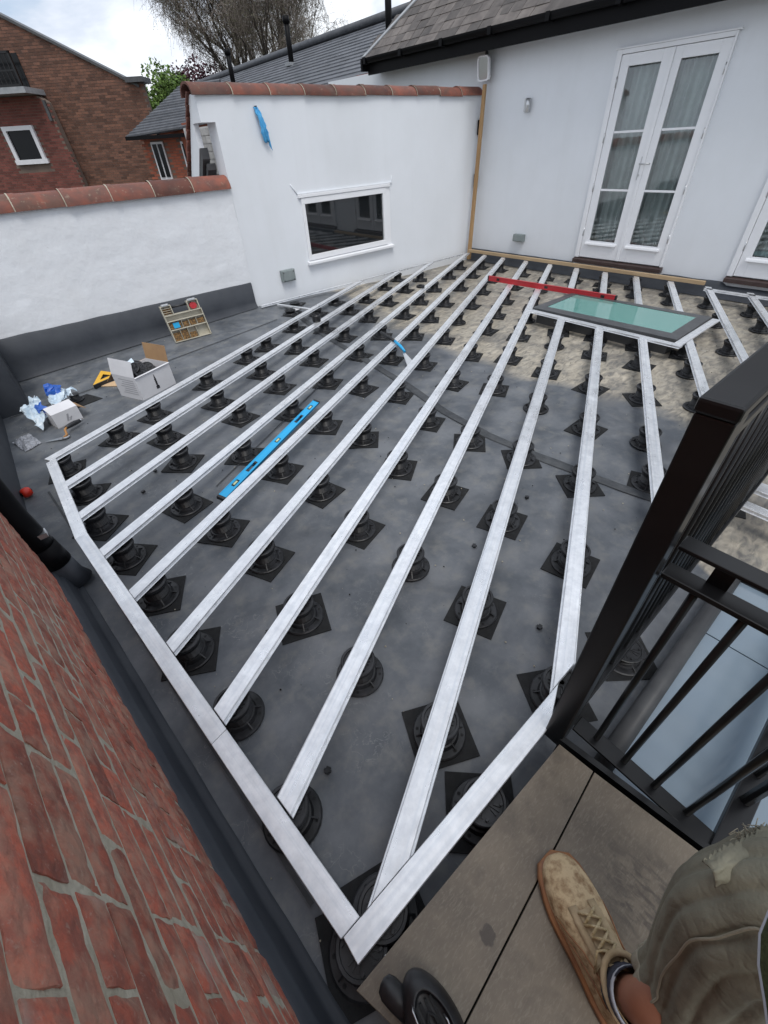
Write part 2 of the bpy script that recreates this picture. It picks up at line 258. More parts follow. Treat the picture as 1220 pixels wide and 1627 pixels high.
# ------------------------------------------------------------------ mesh helpers
class MB:
    def __init__(s): s.v = []; s.f = []; s.m = []; s.s = []; s.t = []
    def add(s, vs, fs, mi=0, smooth=False, tone=0):
        b = len(s.v); s.v += [Vector(p) for p in vs]
        for f in fs: s.f.append([b+i for i in f]); s.m.append(mi); s.s.append(smooth); s.t.append(tone)
        return s
    def hexa(s, p, mi=0, tone=0):  # 8 points: bottom ring 0-3, top ring 4-7
        return s.add(p, [(3, 2, 1, 0), (4, 5, 6, 7), (0, 1, 5, 4), (1, 2, 6, 5), (2, 3, 7, 6), (3, 0, 4, 7)], mi, False, tone)
    def box(s, x0, x1, y0, y1, z0, z1, mi=0, M=None, tone=0):
        p = [(x0, y0, z0), (x1, y0, z0), (x1, y1, z0), (x0, y1, z0), (x0, y0, z1), (x1, y0, z1), (x1, y1, z1), (x0, y1, z1)]
        if M is not None: p = [M @ Vector(q) for q in p]
        return s.hexa(p, mi, tone)
    def prism(s, poly, z0, z1, mi=0):
        n = len(poly); a = sum(poly[i][0]*poly[(i+1) % n][1]-poly[(i+1) % n][0]*poly[i][1] for i in range(n))
        if a < 0: poly = poly[::-1]
        vs = [(p[0], p[1], z0) for p in poly]+[(p[0], p[1], z1) for p in poly]
        return s.add(vs, [tuple(range(n))[::-1], tuple(range(n, 2*n))]+[(i, (i+1) % n, n+(i+1) % n, n+i) for i in range(n)], mi)
    def slab(s, pts, th, mi=0):  # polygon in space given thickness along its normal
        P = [Vector(p) for p in pts]; nn = (P[1]-P[0]).cross(P[2]-P[0]).normalized()*th; n = len(P)
        return s.add([p-nn for p in P]+P, [tuple(range(n))[::-1], tuple(range(n, 2*n))]+[(i, (i+1) % n, n+(i+1) % n, n+i) for i in range(n)], mi)
    def tube(s, pts, r, n=8, mi=0, caps=True, smooth=True, flat=1):
        P = [Vector(p) for p in pts]; rs = r if isinstance(r, (list, tuple)) else [r]*len(P)
        vs = []; ref = None
        for i, p in enumerate(P):
            d = (P[min(i+1, len(P)-1)]-P[max(i-1, 0)]).normalized()
            if ref is None: ref = Vector((0, 0, 1)) if abs(d.z) < .9 else Vector((1, 0, 0))
            a = (ref-d*ref.dot(d)).normalized(); bb = d.cross(a); ref = a
            for k in range(n):
                t = 2*math.pi*k/n; vs.append(p+(a*math.cos(t)*flat+bb*math.sin(t))*rs[i])
        fs = [(i*n+k, i*n+(k+1) % n, (i+1)*n+(k+1) % n, (i+1)*n+k) for i in range(len(P)-1) for k in range(n)]
        s.add(vs, fs, mi, smooth)
        if caps: b = len(s.v)-len(vs); s.f += [[b+k for k in range(n)][::-1], [b+(len(P)-1)*n+k for k in range(n)]]; s.m += [mi, mi]; s.s += [False, False]; s.t += [0, 0]
        return s
    def lathe(s, prof, n=24, mi=0, cx=0, cy=0, smooth=False):
        vs = [(cx+r*math.cos(2*math.pi*k/n), cy+r*math.sin(2*math.pi*k/n), z) for r, z in prof for k in range(n)]
        fs = [(i*n+k, i*n+(k+1) % n, (i+1)*n+(k+1) % n, (i+1)*n+k) for i in range(len(prof)-1) for k in range(n)]
        if prof[-1][0] > 1e-4: fs.append(tuple((len(prof)-1)*n+k for k in range(n)))
        if prof[0][0] > 1e-4: fs.append(tuple(range(n))[::-1])
        return s.add(vs, fs, mi, smooth)
    def grid(s, pts, nu, nv, mi=0, smooth=True):
        return s.add(pts, [(j*nu+i, j*nu+i+1, (j+1)*nu+i+1, (j+1)*nu+i) for j in range(nv-1) for i in range(nu-1)], mi, smooth)
    def mesh(s, name, mats, off=None):
        me = bpy.data.meshes.new(name); o = off or Vector()
        me.from_pydata([tuple(v-o) for v in s.v], [], s.f)
        for m in (mats if isinstance(mats, (list, tuple)) else [mats]): me.materials.append(MATS[m])
        me.polygons.foreach_set('material_index', s.m); me.polygons.foreach_set('use_smooth', s.s)
        if any(s.t):
            a = me.attributes.new('tone', 'FLOAT', 'FACE'); a.data.foreach_set('value', s.t)
        me.update(); return me
OFF = {}
def root_off(p):
    while p is not None:
        if p.name in OFF: return OFF[p.name]
        p = p.parent
    return Vector()
def put(name, mb, mats, parent=None, label=None, cat=None, group=None, kind=None, local=False, bevel=0):
    off = Vector() if local or parent is None else root_off(parent)
    me = mb if isinstance(mb, bpy.types.Mesh) else mb.mesh(name, mats, off)
    o = bpy.data.objects.new(name, me); C.objects.link(o); o.parent = parent
    if label: o['label'] = label
    if cat: o['category'] = cat
    if group: o['group'] = group
    if kind: o['kind'] = kind
    if bevel: m = o.modifiers.new('bevel', 'BEVEL'); m.width = bevel; m.segments = 2; m.limit_method = 'ANGLE'
    return o
def thing(name, label, cat, loc=(0, 0, 0), rz=0, group=None):
    o = bpy.data.objects.new(name, None); C.objects.link(o); o.location = loc; o.rotation_euler = (0, 0, rz); o.empty_display_size = .1
    o['label'] = label; o['category'] = cat; OFF[o.name] = Vector(loc)
    if group: o['group'] = group
    return o
def P3(x, y, z): return Vector((x, y, z))
ORD = ['first', 'second', 'third', 'fourth', 'fifth', 'sixth', 'seventh', 'eighth', 'ninth', 'tenth', 'eleventh', 'twelfth', 'thirteenth', 'fourteenth']
def mz(x, y):
    t = min(1, max(0, (y-4.3)/1.7)); return .12*max(0, 1-abs(x-2.8)/3)*t*t*(3-2*t)
# ------------------------------------------------------------------ setting: ground and roof
put('ground', MB().box(-300, 300, -300, 300, -3.5, -3.4), 'ground', kind='structure')
put('lower_building', MB().prism([(-3, -1.6), (7.2, -1.6), (7.2, 6.2), (-3, 6.2)], -3.39, -.06), 'brick_orange', kind='structure')
g = MB(); nu, nv = 78, 76
g.grid([(-3+10.3*i/(nu-1), -1.6+7.7*j/(nv-1), mz(-3+10.3*i/(nu-1), -1.6+7.7*j/(nv-1))+.004*noise.noise(Vector((i*.35, j*.3, 0)))) for j in range(nv) for i in range(nu)], nu, nv)
put('roof_membrane', g, 'membrane', kind='structure')
def strip(name, pts, wd, m, h=.003, kind='structure'):
    s = MB(); vs = []
    P = []
    for a, b in zip(pts, pts[1:]):
        for k in range(12): P.append((a[0]+(b[0]-a[0])*k/12, a[1]+(b[1]-a[1])*k/12))
    P.append(pts[-1])
    for i, p in enumerate(P):
        q = P[min(i+1, len(P)-1)]; r = P[max(i-1, 0)]; d = Vector((q[0]-r[0], q[1]-r[1])).normalized(); nn = Vector((-d.y, d.x))
        ww = wd*(1+.25*noise.noise(Vector((p[0]*3, p[1]*3, 5))))
        for t, hz in ((-.5, .002), (-.4, h), (0, h+.004), (.4, h), (.5, .002)):
            x, y = p[0]+nn.x*t*ww, p[1]+nn.y*t*ww; vs.append((x, y, mz(x, y)+.004+hz))
    s.grid(vs, 5, len(P)); return put(name, s, m, kind=kind)
strip('membrane_seam', [(3.1, 6.0), (2.79, 3.88), (2.62, 2.83), (2.48, 2.2), (2.43, 1.7), (2.45, 1.25), (2.51, .7), (2.6, .2)], .075, 'seam', .006)
strip('membrane_seam', [(-.1, .35), (-.18, 1.6), (-.3, 3.4)], .014, 'seam', .001)
strip('membrane_seam', [(.6, 2.6), (2.6, 3.75)], .010, 'seam', .001)
strip('membrane_seam', [(-.35, 4.98), (2.7, 5.35)], .012, 'seam', .001)
gr = MB(); rg = random.Random(4)
for i in range(900):
    x, y = rg.uniform(-.2, 6.8), rg.uniform(.25, 5.8); r = rg.choice((.0015, .002, .003, .005)); z = mz(x, y)+.006
    gr.add([(x-r, y, z), (x, y-r*1.3, z), (x+r, y, z), (x, y+r, z), (x, y, z+r)], [(0, 1, 4), (1, 2, 4), (2, 3, 4), (3, 0, 4)], 0 if rg.random() < .6 else 1)
put('grit', gr, ['mortar', 'rubber'], kind='stuff')
# parapet blocks and upstands (membrane dressed)
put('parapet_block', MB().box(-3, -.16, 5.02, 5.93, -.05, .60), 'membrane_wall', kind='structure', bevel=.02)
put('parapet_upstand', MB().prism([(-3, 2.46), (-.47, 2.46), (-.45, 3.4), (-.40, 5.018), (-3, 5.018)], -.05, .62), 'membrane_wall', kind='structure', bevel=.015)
# ------------------------------------------------------------------ near brick wall (left of the camera)
BA = Vector((-.391, 2.243, 0)); BD = (Vector((-.23, .158, 0))-BA).normalized(); BN = Vector((-BD.y, BD.x, 0))  # BN faces the roof (+x)
bw = thing('brick_wall', 'old red brick wall with pale mortar rising beside the dark upstand at lower left', 'brick wall', BA)
def bwp(s, z, o): return BA+BD*s+BN*o+Vector((0, 0, z))
m = MB(); m.hexa([bwp(0, -.05, -.3), bwp(3.4, -.05, -.3), bwp(3.4, -.05, -.0045), bwp(0, -.05, -.0045), bwp(0, 3, -.3), bwp(3.4, 3, -.3), bwp(3.4, 3, -.0045), bwp(0, 3, -.0045)])
put('mortar', m, 'mortar', bw)
def rough_brick(L, H, D, seed):
    b = MB(); rr = random.Random(seed); nu, nv = 12, 6; pts = []
    for j in range(nv):
        for i in range(nu):
            u, v = i/(nu-1), j/(nv-1); x, z = u*L, v*H
            edge = min(u*L, (1-u)*L, v*H, (1-v)*H); dd = -.0035*max(0, 1-edge/.008)
            dd += .0022*noise.noise(Vector((x*24+seed*7, z*24, seed)))+.0012*noise.noise(Vector((x*80, z*80+seed, 3)))
            if i in (0, nu-1): x += .0016*rr.uniform(-1, 1)
            if j in (0, nv-1): z += .0012*rr.uniform(-1, 1)
            pts.append((x, dd, z))
    b.grid(pts, nu, nv)
    per = [i for i in range(nu)]+[nu*j+nu-1 for j in range(1, nv)]+[nu*(nv-1)+i for i in range(nu-2, -1, -1)]+[nu*j for j in range(nv-2, 0, -1)]
    base = len(b.v); ring = [b.v[i].copy() for i in per]; back = [Vector((p.x, -D, p.z)) for p in ring]; n = len(ring)
    b.add(ring+back, [(i, n+i, n+(i+1) % n, (i+1) % n) for i in range(n)])
    return b.mesh('brick', 'brick_red')
full = [rough_brick(.230, .072, .05, s) for s in range(6)]; half = [rough_brick(.110, .072, .05, 20+s) for s in range(4)]
ang = math.atan2(BD.y, BD.x)
Mb = Matrix((( BD.x, BN.x, 0, 0), (BD.y, BN.y, 0, 0), (0, 0, 1, 0), (0, 0, 0, 1)))
nb = 0; rest = MB()
for c in range(38):
    z = .135+c*.0805; s = 0.0; hd = c % 4 == 3; k = 0
    if c % 2: s = 0.0
    first = True
    while s < 3.3:
        if first and (c % 2): L, me = .110, R.choice(half)
        elif hd and k % 2: L, me = .108, R.choice(half)
        else: L, me = .228, R.choice(full)
        first = False; k += 1
        if z < 1.75 and s < 2.7:
            o = bpy.data.objects.new('brick', me); C.objects.link(o); o.parent = bw; nb += 1
            o.matrix_local = Matrix.Translation(bwp(s+.005, z+R.uniform(-.002, .002), R.uniform(-.0025, .0015))-BA) @ Mb @ Matrix.Rotation(R.uniform(-.008, .008), 4, 'Y')
        else:
            rest.hexa([bwp(s+.005, z, -.02), bwp(s+L, z, -.02), bwp(s+L, z, 0), bwp(s+.005, z, 0), bwp(s+.005, z+.07, -.02), bwp(s+L, z+.07, -.02), bwp(s+L, z+.07, 0), bwp(s+.005, z+.07, 0)], tone=R.random())
        s += L+.011
put('upper_brickwork', rest, 'brick_red', bw, kind='stuff')
# end return bricks
ret = MB()
for c in range(38):
    z = .135+c*.0805; ret.hexa([bwp(-.004, z, -.24), bwp(-.004, z, -.02), bwp(.03, z, -.02), bwp(.03, z, -.24), bwp(-.004, z+.07, -.24), bwp(-.004, z+.07, -.02), bwp(.03, z+.07, -.02), bwp(.03, z+.07, -.24)], tone=R.random())
put('return_brickwork', ret, 'brick_red', bw, kind='stuff')
# dark flashing: sloped upstand with two ridges along the brick base
fl = MB(); prof = [(-.01, .165), (.006, .160), (.012, .125), (.022, .12), (.028, .10), (.040, .03), (.048, .012), (.062, .016), (.072, .006)]
vs = []
for i in range(60):
    s = -.02+3.2*i/59
    for o, z in prof: vs.append(bwp(s, z+.002*noise.noise(Vector((s*6, o*30, 1))), o+.003*noise.noise(Vector((s*5, z*20, 7)))))
fl.grid(vs, len(prof), 60)
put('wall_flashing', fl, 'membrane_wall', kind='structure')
# downpipe
pp = thing('downpipe', 'black drainpipe running down the end of the brick wall', 'drainpipe', (-.375, 2.34, 0))
put('pipe', MB().tube([(-.40, 2.34, 3.2), (-.385, 2.335, .5), (-.355, 2.33, .16)], .060, 20), 'gutter_black', pp)
put('collar', MB().tube([(-.372, 2.332, .30), (-.357, 2.33, .17)], .068, 20), 'gutter_black', pp)
put('shoe', MB().tube([(-.357, 2.33, .17), (-.34, 2.325, .06), (-.33, 2.32, .012)], [.064, .062, .075], 18), 'membrane_wall', pp)
put('bracket', MB().box(-.45, -.31, 2.28, 2.33, .36, .385), 'steel', pp)
# ------------------------------------------------------------------ half-round coping
def coping_mesh(L, r, h):
    b = MB(); n = 14; prof = []
    for k in range(n+1):
        a = math.pi*k/n; prof.append((-math.cos(a)*r, math.sin(a)*h))
    ks = [(0, 1.04), (.05, 1.04), (.07, 1.0), (L, .97)]
    vs = [(x, y*f, z*f) for x, f in ks for y, z in prof]
    b.add(vs, [(i*(n+1)+k, i*(n+1)+k+1, (i+1)*(n+1)+k+1, (i+1)*(n+1)+k) for i in range(len(ks)-1) for k in range(n)], 0, True)
    vs = [(x, y*.84*f, z*.82*f) for x, f in ks for y, z in prof]
    b.add(vs, [(i*(n+1)+k+1, i*(n+1)+k, (i+1)*(n+1)+k, (i+1)*(n+1)+k+1) for i in range(len(ks)-1) for k in range(n)], 0, True)
    for e_, flip in ((0, 1), (len(ks)-1, 0)):
        x, f = ks[e_]
        A = [(x, y*f, z*f) for y, z in prof]; B = [(x, y*.84*f, z*.82*f) for y, z in prof]
        b.add(A+B, [((k, k+1, n+1+k+1, n+1+k) if not flip else (k+1, k, n+1+k, n+1+k+1)) for k in range(n)])
    return b.mesh('coping_tile', 'terracotta')
def coping_row(parent, x0, x1, y, z, n, r, h, tilt=0):
    L = (x1-x0)/n; me = coping_mesh(L+.015, r, h); off = root_off(parent); jm = MB()
    for i in range(n):
        o = bpy.data.objects.new('coping_tile', me); C.objects.link(o); o.parent = parent
        xx = x0+i*L; o.location = Vector((xx, y+R.uniform(-.006, .006), z+tilt*(xx-x0)+R.uniform(-.004, .004)))-off
        o.rotation_euler = (R.uniform(-.03, .03), R.uniform(-.012, .012), R.uniform(-.012, .012))
        if i:
            nn = 12; pr = [(-math.cos(math.pi*k/nn)*r*1.0, math.sin(math.pi*k/nn)*h*1.03) for k in range(nn+1)]
            jm.add([(xx+dx, y+a, z+b) for dx in (-.008, .004) for a, b in pr], [(k, k+1, nn+2+k, nn+1+k) for k in range(nn)])
    put('joint_mortar', jm, 'mortar', parent)
# low wall
lw = thing('low_wall', 'low white rough rendered wall with terracotta coping behind the tool case and cardboard boxes', 'wall', (1, 6, 0))
g = MB(); nu, nv = 90, 30
g.grid([(-3+5.76*i/(nu-1), 5.975+.006*noise.noise(Vector((i*.35, j*.5, 2)))+.006*noise.noise(Vector((i*.08, j*.1, 9))), -.1+1.56*j/(nv-1)) for j in range(nv) for i in range(nu)], nu, nv)
g.box(-3, 2.757, 5.992, 6.2, -.1, 1.455); put('render_face', g, 'rough_render', lw)
coping_row(lw, -2.9, 2.74, 6.075, 1.425, 13, .145, .135)
g = MB(); vs = []
for i in range(70):
    x = -.16+2.9*i/69; top = .425+.006*noise.noise(Vector((x*4, 0, 0)))
    for y, z in ((5.972, top), (5.950, top-.012), (5.945, .2), (5.935, mz(x, 5.9)+.05), (5.90, mz(x, 5.9)+.008)): vs.append((x, y, z))
g.grid(vs, 5, 70); g.add([(2.74, 5.972, .425), (2.74, 5.95, .41), (2.74, 5.94, .1), (2.74, 5.972, .1)], [(0, 1, 2, 3)])
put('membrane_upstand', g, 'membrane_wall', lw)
# ------------------------------------------------------------------ tall wall with window
tw = thing('tall_wall', 'tall smooth white rendered wall with small window and terracotta coping', 'wall', (5, 6, 0))
TY = 5.98
g = MB()
wx0, wx1, wz0, wz1 = 3.70, 5.18, .53, 1.235   # window opening
def wallpanel(x0, x1, z0, z1): g.box(x0, x1, TY, TY+.22, z0, z1)
wallpanel(2.762, wx0, -.1, 2.005); wallpanel(wx1, 7.24, -.1, 2.005); wallpanel(wx0, wx1, -.1, wz0); wallpanel(wx0, wx1, wz1, 2.005)
g.box(2.60, 7.24, TY, TY+.22, 2.005, 2.23)
put('render_face', g, 'white_render', tw)
def rake(mb, pts, x0, x1):
    n_ = len(pts); return mb.add([(x0, y, z) for y, z in pts]+[(x1, y, z) for y, z in pts], [tuple(range(n_)), tuple(range(n_, 2*n_))[::-1]]+[(i, n_+i, n_+(i+1) % n_, (i+1) % n_) for i in range(n_)])
g = MB(); rake(g, [(6.205, 1.80), (6.205, 2.10), (6.87, 1.27), (6.64, 1.27)], 2.601, 2.66); g.box(2.602, 2.66, 6.202, 6.22, 1.95, 2.2); put('end_rake', g, 'white_render', tw)
g = MB(); rake(g, [(6.205, 1.70), (6.205, 1.80), (6.64, 1.27), (6.56, 1.27)], 2.61, 2.70); rake(g, [(6.205, 1.60), (6.205, 1.66), (6.52, 1.27), (6.46, 1.27)], 2.64, 2.75); put('reveal_frame', g, 'dark_frame', tw)
g = MB(); g.box(2.95, 3.0, 6.22, 7.0, 1.3, 2.0); g.box(2.80, 3.0, 6.98, 7.02, 1.3, 2.0); put('reveal_backing', g, 'white_brick', tw)
bm_ = MB().box(0, .012, 0, .205, 0, .066).mesh('reveal_brick', 'white_brick')
for r_ in range(9):
    for c_ in range(4):
        o = bpy.data.objects.new('reveal_brick', bm_); C.objects.link(o); o.parent = tw
        o.location = Vector((2.938, 6.2+c_*.215-(r_ % 2)*.1, 1.32+r_*.075))-Vector((5, 6, 0))
coping_row(tw, 2.56, 7.22, 6.09, 2.215, 10, .145, .11)
ht = MB().box(0, .12, 0, .16, 0, .016).mesh('verge_tile', 'terracotta')
for i in range(9):
    o = bpy.data.objects.new('verge_tile', ht); C.objects.link(o); o.parent = tw
    o.location = Vector((2.57, 6.10+i*.079, 2.245-i*.095))-Vector((5, 6, 0)); o.rotation_euler = (rad(-43), 0, 0)
# window
wn = put('window', MB().box(wx0-.01, wx1+.0, TY+.02, TY+.035, wz0, wz1), 'dark_room', tw)
g = MB()
fx0, fx1, fz0, fz1 = 3.70, 5.18, .525, 1.235; y0, y1 = TY-.022, TY+.05
g.box(fx0, fx1, y0, y1, 1.178, fz1+.01); g.box(fx0, fx1, y0, y1, fz0, .59); g.box(fx0, 3.748, y0, y1, .59, 1.178); g.box(5.118, fx1, y0, y1, .59, 1.178)
put('frame', g, 'white_paint', wn, bevel=.004)
g = MB(); g.box(5.182, 5.26, TY-.012, TY+.02, .50, 1.26); g.box(3.66, 5.26, TY-.03, TY+.02, 1.248, 1.285); put('trim', g, 'white_paint', wn, bevel=.004)
put('pane', MB().box(3.75, 5.117, TY+.006, TY+.012, .592, 1.176), 'pane_dark', wn)
put('sill', MB().hexa([P3(3.67, TY-.06, .475), P3(5.29, TY-.06, .475), P3(5.29, TY+.02, .475), P3(3.67, TY+.02, .475), P3(3.67, TY-.06, .508), P3(5.29, TY-.06, .508), P3(5.29, TY+.02, .522), P3(3.67, TY+.02, .522)]), 'white_paint', wn, bevel=.004)
g = MB(); g.tube([(3.575, TY-.005, 1.40), (3.66, TY-.005, 1.292)], .006, 6); g.box(3.66, 5.31, TY-.018, TY, 1.288, 1.298); g.tube([(5.31, TY-.004, 1.29), (5.315, TY-.004, 1.37)], .005, 6)
put('drip_bead', g, 'white_render', wn)
# ------------------------------------------------------------------ house with french doors
HX = 7.24
hs = thing('house', 'white rendered house wall with french doors under a black gutter and slate roof', 'house', (HX, 3, 0))
g = MB()
def hpanel(y0, y1, z0, z1): g.box(HX, HX+.25, y0, y1, z0, z1)
D1 = (2.575, 3.875, .255, 2.455); D2 = (.46, 1.775, .255, 2.455)
hpanel(3.875, 10.0, -.1, 2.72); hpanel(1.775, 2.575, -.1, 2.72); hpanel(-3, .46, -.1, 2.72)
for d in (D1, D2): hpanel(d[0], d[1], -.1, .25); hpanel(d[0], d[1], 2.455, 2.72)
put('wall', g, 'white_render', hs)
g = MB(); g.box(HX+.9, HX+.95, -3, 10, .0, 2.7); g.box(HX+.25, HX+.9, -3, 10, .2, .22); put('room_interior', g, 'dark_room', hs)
def french(d, name_label):
    y0, y1, z0, z1 = d; X0 = HX-.02
    g = MB(); fwid = .065
    g.box(X0-.012, HX+.08, y1-fwid, y1, z0, z1); g.box(X0-.012, HX+.08, y0, y0+fwid*.35, z0, z1); g.box(X0-.012, HX+.08, y0+fwid*.35, y1-fwid, z1-.04, z1)
    g.box(X0-.02, X0+.01, y0-.03, y1+.02, z1+.002, z1+.018)
    put('door_frame', g, 'white_paint', hs, bevel=.003)
    mid = (y0+fwid*.35+y1-fwid)/2
    for (a, b, hinge_at) in ((mid+.004, y1-fwid-.004, 1), (y0+fwid*.35+.004, mid-.004, 0)):
        zb, zt = z0+.008, z1-.045
        gy0, gy1, gz0, gz1 = a+.105, b-.105, z0+.225, z1-.15
        g = MB()
        g.box(X0, X0+.045, a, gy0, zb, zt); g.box(X0, X0+.045, gy1, b, zb, zt); g.box(X0, X0+.045, gy0, gy1, zb, gz0); g.box(X0, X0+.045, gy0, gy1, gz1, zt)
        lf = put('door_leaf', g, 'white_paint', hs, bevel=.003)
        off = OFF[hs.name]
        hh = (gz1-gz0)/3
        for i in range(3):
            put('pane', MB().box(X0+.02, X0+.024, gy0+.001, gy1-.001, gz0+i*hh+.014, gz0+(i+1)*hh-.014), 'door_glass', lf)
            if i: put('glazing_bar', MB().box(X0+.006, X0+.04, gy0+.001, gy1-.001, gz0+i*hh-.012, gz0+i*hh+.012), 'white_paint', lf, bevel=.004)
        put('weather_bar', MB().hexa([P3(X0-.035, gy0-.04, gz0-.045), P3(X0-.001, gy0-.04, gz0-.045), P3(X0-.001, gy1+.04, gz0-.045), P3(X0-.035, gy1+.04, gz0-.045), P3(X0-.03, gy0-.04, gz0-.025), P3(X0-.001, gy0-.04, gz0-.012), P3(X0-.001, gy1+.04, gz0-.012), P3(X0-.03, gy1+.04, gz0-.025)]), 'white_paint', lf)
        for i in range(4):
            zz = z0+.28+i*.53; yy = b+.006 if hinge_at else a-.006
            put('hinge', MB().tube([(X0-.008, yy, zz), (X0-.008, yy, zz+.10)], .008, 8), 'steel', lf)
        if hinge_at:
            put('astragal', MB().box(X0-.014, X0-.001, a-.028, a+.018, zb, zt), 'white_paint', lf, bevel=.003)
            hy = a+.035
        else:
            hy = b-.055
            g = MB(); g.box(X0-.01, X0-.001, hy+.06, hy+.095, z0+.95, z0+1.19); g.tube([(X0-.008, hy+.078, z0+1.12), (X0-.05, hy+.078, z0+1.12), (X0-.055, hy+.06, z0+1.12), (X0-.055, hy-.05, z0+1.12)], .009, 10)
            g.tube([(X0-.008, hy+.078, z0+1.0), (X0-.022, hy+.078, z0+1.0)], .014, 12)
            put('handle', g, 'steel', lf)
    g = MB(); vs = []; n = 150
    for j in (0, 1):
        for i in range(n+1):
            y = y0+.02+(y1-y0-.04)*i/n; x = HX+.17+.035*math.sin(y*62+2*math.sin(y*9))+.012*math.sin(y*141); vs.append((x-(.03*j*math.sin(y*30)), y, z0+.01 if j == 0 else z1-.05))
    g.grid(vs, n+1, 2); put('curtain', g, 'curtain', hs)
    put('threshold', MB().hexa([P3(HX-.075, y0-.02, z0-.065), P3(HX, y0-.02, z0-.065), P3(HX, y1+.0, z0-.065), P3(HX-.075, y1+.0, z0-.065), P3(HX-.075, y0-.02, z0-.02), P3(HX, y0-.02, z0-.003), P3(HX, y1+.0, z0-.003), P3(HX-.075, y1+.0, z0-.02)]), 'threshold', hs)
french(D1, ''); french(D2, '')
# felt roll at wall foot
g = MB(); vs = []; segs = [(-.01, .22), (-.045, .20), (-.06, .15), (-.075, .12), (-.085, .07), (-.12, .01)]
for i in range(130):
    y = 5.95-8.5*i/129
    for o, z in segs: vs.append((HX+o+.006*noise.noise(Vector((y*5, z*20, 0))), y, z*(.82 if not (D1[0] < y < D1[1] or D2[0] < y < D2[1]) else .66)+.006*noise.noise(Vector((y*4, 3, z*9)))))
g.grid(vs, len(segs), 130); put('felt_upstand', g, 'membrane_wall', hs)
# gutter, fascia, soffit
gy0, gy1 = -3.0, 8.37
def gz(y): return 2.86
g = MB(); n = 10; vs = []
for y in (gy0, gy1):
    for k in range(n+1):
        a = math.pi*k/n; vs.append((6.865-math.cos(a)*.065, y, 2.86-math.sin(a)*.07+.0))
    for k in range(n, -1, -1):
        a = math.pi*k/n; vs.append((6.865-math.cos(a)*.058, y, 2.86-math.sin(a)*.063))
nn = 2*(n+1); g.add(vs, [(k, (k+1) % nn, nn+(k+1) % nn, nn+k) for k in range(nn)]+[tuple(range(nn)), tuple(range(nn, 2*nn))[::-1]])
put('gutter', g, 'gutter_black', hs)
g = MB()
for y in [gy1-.1-i*.9 for i in range(12)]: g.box(6.795, 6.93, y-.02, y+.02, 2.782, 2.80); g.box(6.79, 6.80, y-.03, y+.03, 2.785, 2.865)
put('gutter_bracket', g, 'gutter_black', hs)
put('fascia', MB().box(6.932, 6.96, gy0, gy1-.03, 2.655, 2.88), 'gutter_black', hs)
put('soffit', MB().box(6.96, HX+.02, gy0, gy1-.03, 2.70, 2.72), 'gutter_black', hs)
put('bargeboard', MB().hexa([P3(6.80, 8.34, 2.70), P3(HX+.3, 8.34, 2.72), P3(HX+.3, 8.38, 2.72), P3(6.80, 8.38, 2.70), P3(6.80, 8.34, 2.84), P3(HX+.3, 8.34, 3.1), P3(HX+.3, 8.38, 3.1), P3(6.80, 8.38, 2.84)]), 'gutter_black', hs)
# roof plane over the doors: z = 2.88 + .84 (x-6.88); valley edge from (6.85,8.33) to (7.61,7.76) and on
def rz_(x): return 2.885+.84*(x-6.88)
put('roof_underlay', MB().slab([(6.86, -3, rz_(6.86)-.02), (10.5, -3, rz_(10.5)-.02), (10.5, 5.6, rz_(10.5)-.02), (6.86, 8.33, rz_(6.86)-.02)][::1], .02), 'dark_frame', hs)
sm = []
for q in range(4):
    rr = random.Random(q); L = .30; W = .205
    b = MB(); nx_ = 4
    top = [(0, 0, .012), (0, W, .012+rr.uniform(-.003, .003)), (L, W, .006), (L, 0, .006)]
    b.hexa([P3(rr.uniform(0, .012), 0, 0), P3(L, 0, -.008), P3(L, W, -.008), P3(rr.uniform(0, .012), W, 0), P3(0, 0, .011), P3(L, 0, .003), P3(L, W, .003), P3(0, W, .011)])
    sm.append(b.mesh('roof_slate', 'slate_brown'))
sl_ang = math.atan(.84); cs, sn = math.cos(sl_ang), math.sin(sl_ang); cnt = 0; rem = MB(); cand = []
for row in range(22):
    d = row*.17; x = 6.828+d*cs; z = rz_(x); ymax = 8.33-(x-6.86)*.75
    y = ymax-.21*(1-.5*(row % 2))-.02; 
    while y > -3:
        cand.append((row, x, y, z)); y -= .21
cand.sort(key=lambda c: ((c[2] > 3.2)*-1, c[0]))
for row, x, y, z in cand:
    if cnt < 298 and y > 3.0 and row < 15:
        o = bpy.data.objects.new('roof_slate', R.choice(sm)); C.objects.link(o); o.parent = hs; cnt += 1
        o.location = Vector((x, y, z+.004))-Vector((HX, 3, 0)); o.rotation_euler = (R.uniform(-.02, .02), -sl_ang+R.uniform(-.012, .012), R.uniform(-.015, .015))
    else:
        M = Matrix.Translation(Vector((x, y, z+.004))) @ Matrix.Rotation(-sl_ang, 4, 'Y'); rem.box(0, .3, 0, .205, -.004, .008, M=M, tone=R.random())
put('far_slates', rem, 'slate_brown', hs, kind='stuff')
g = MB(); g.slab([(6.84, 8.39, rz_(6.84)+.03), (6.84, 8.30, rz_(6.84)+.035), (10.5, 5.56, rz_(10.5)+.035), (10.5, 5.68, rz_(10.5)+.03)], .02); put('lead_flashing', g, 'lead', hs)
# far brick/vent bits below the eave end
put('corner_brick', MB().box(7.5, 7.9, 8.9, 9.4, 2.0, 2.76), 'brick_orange', hs)
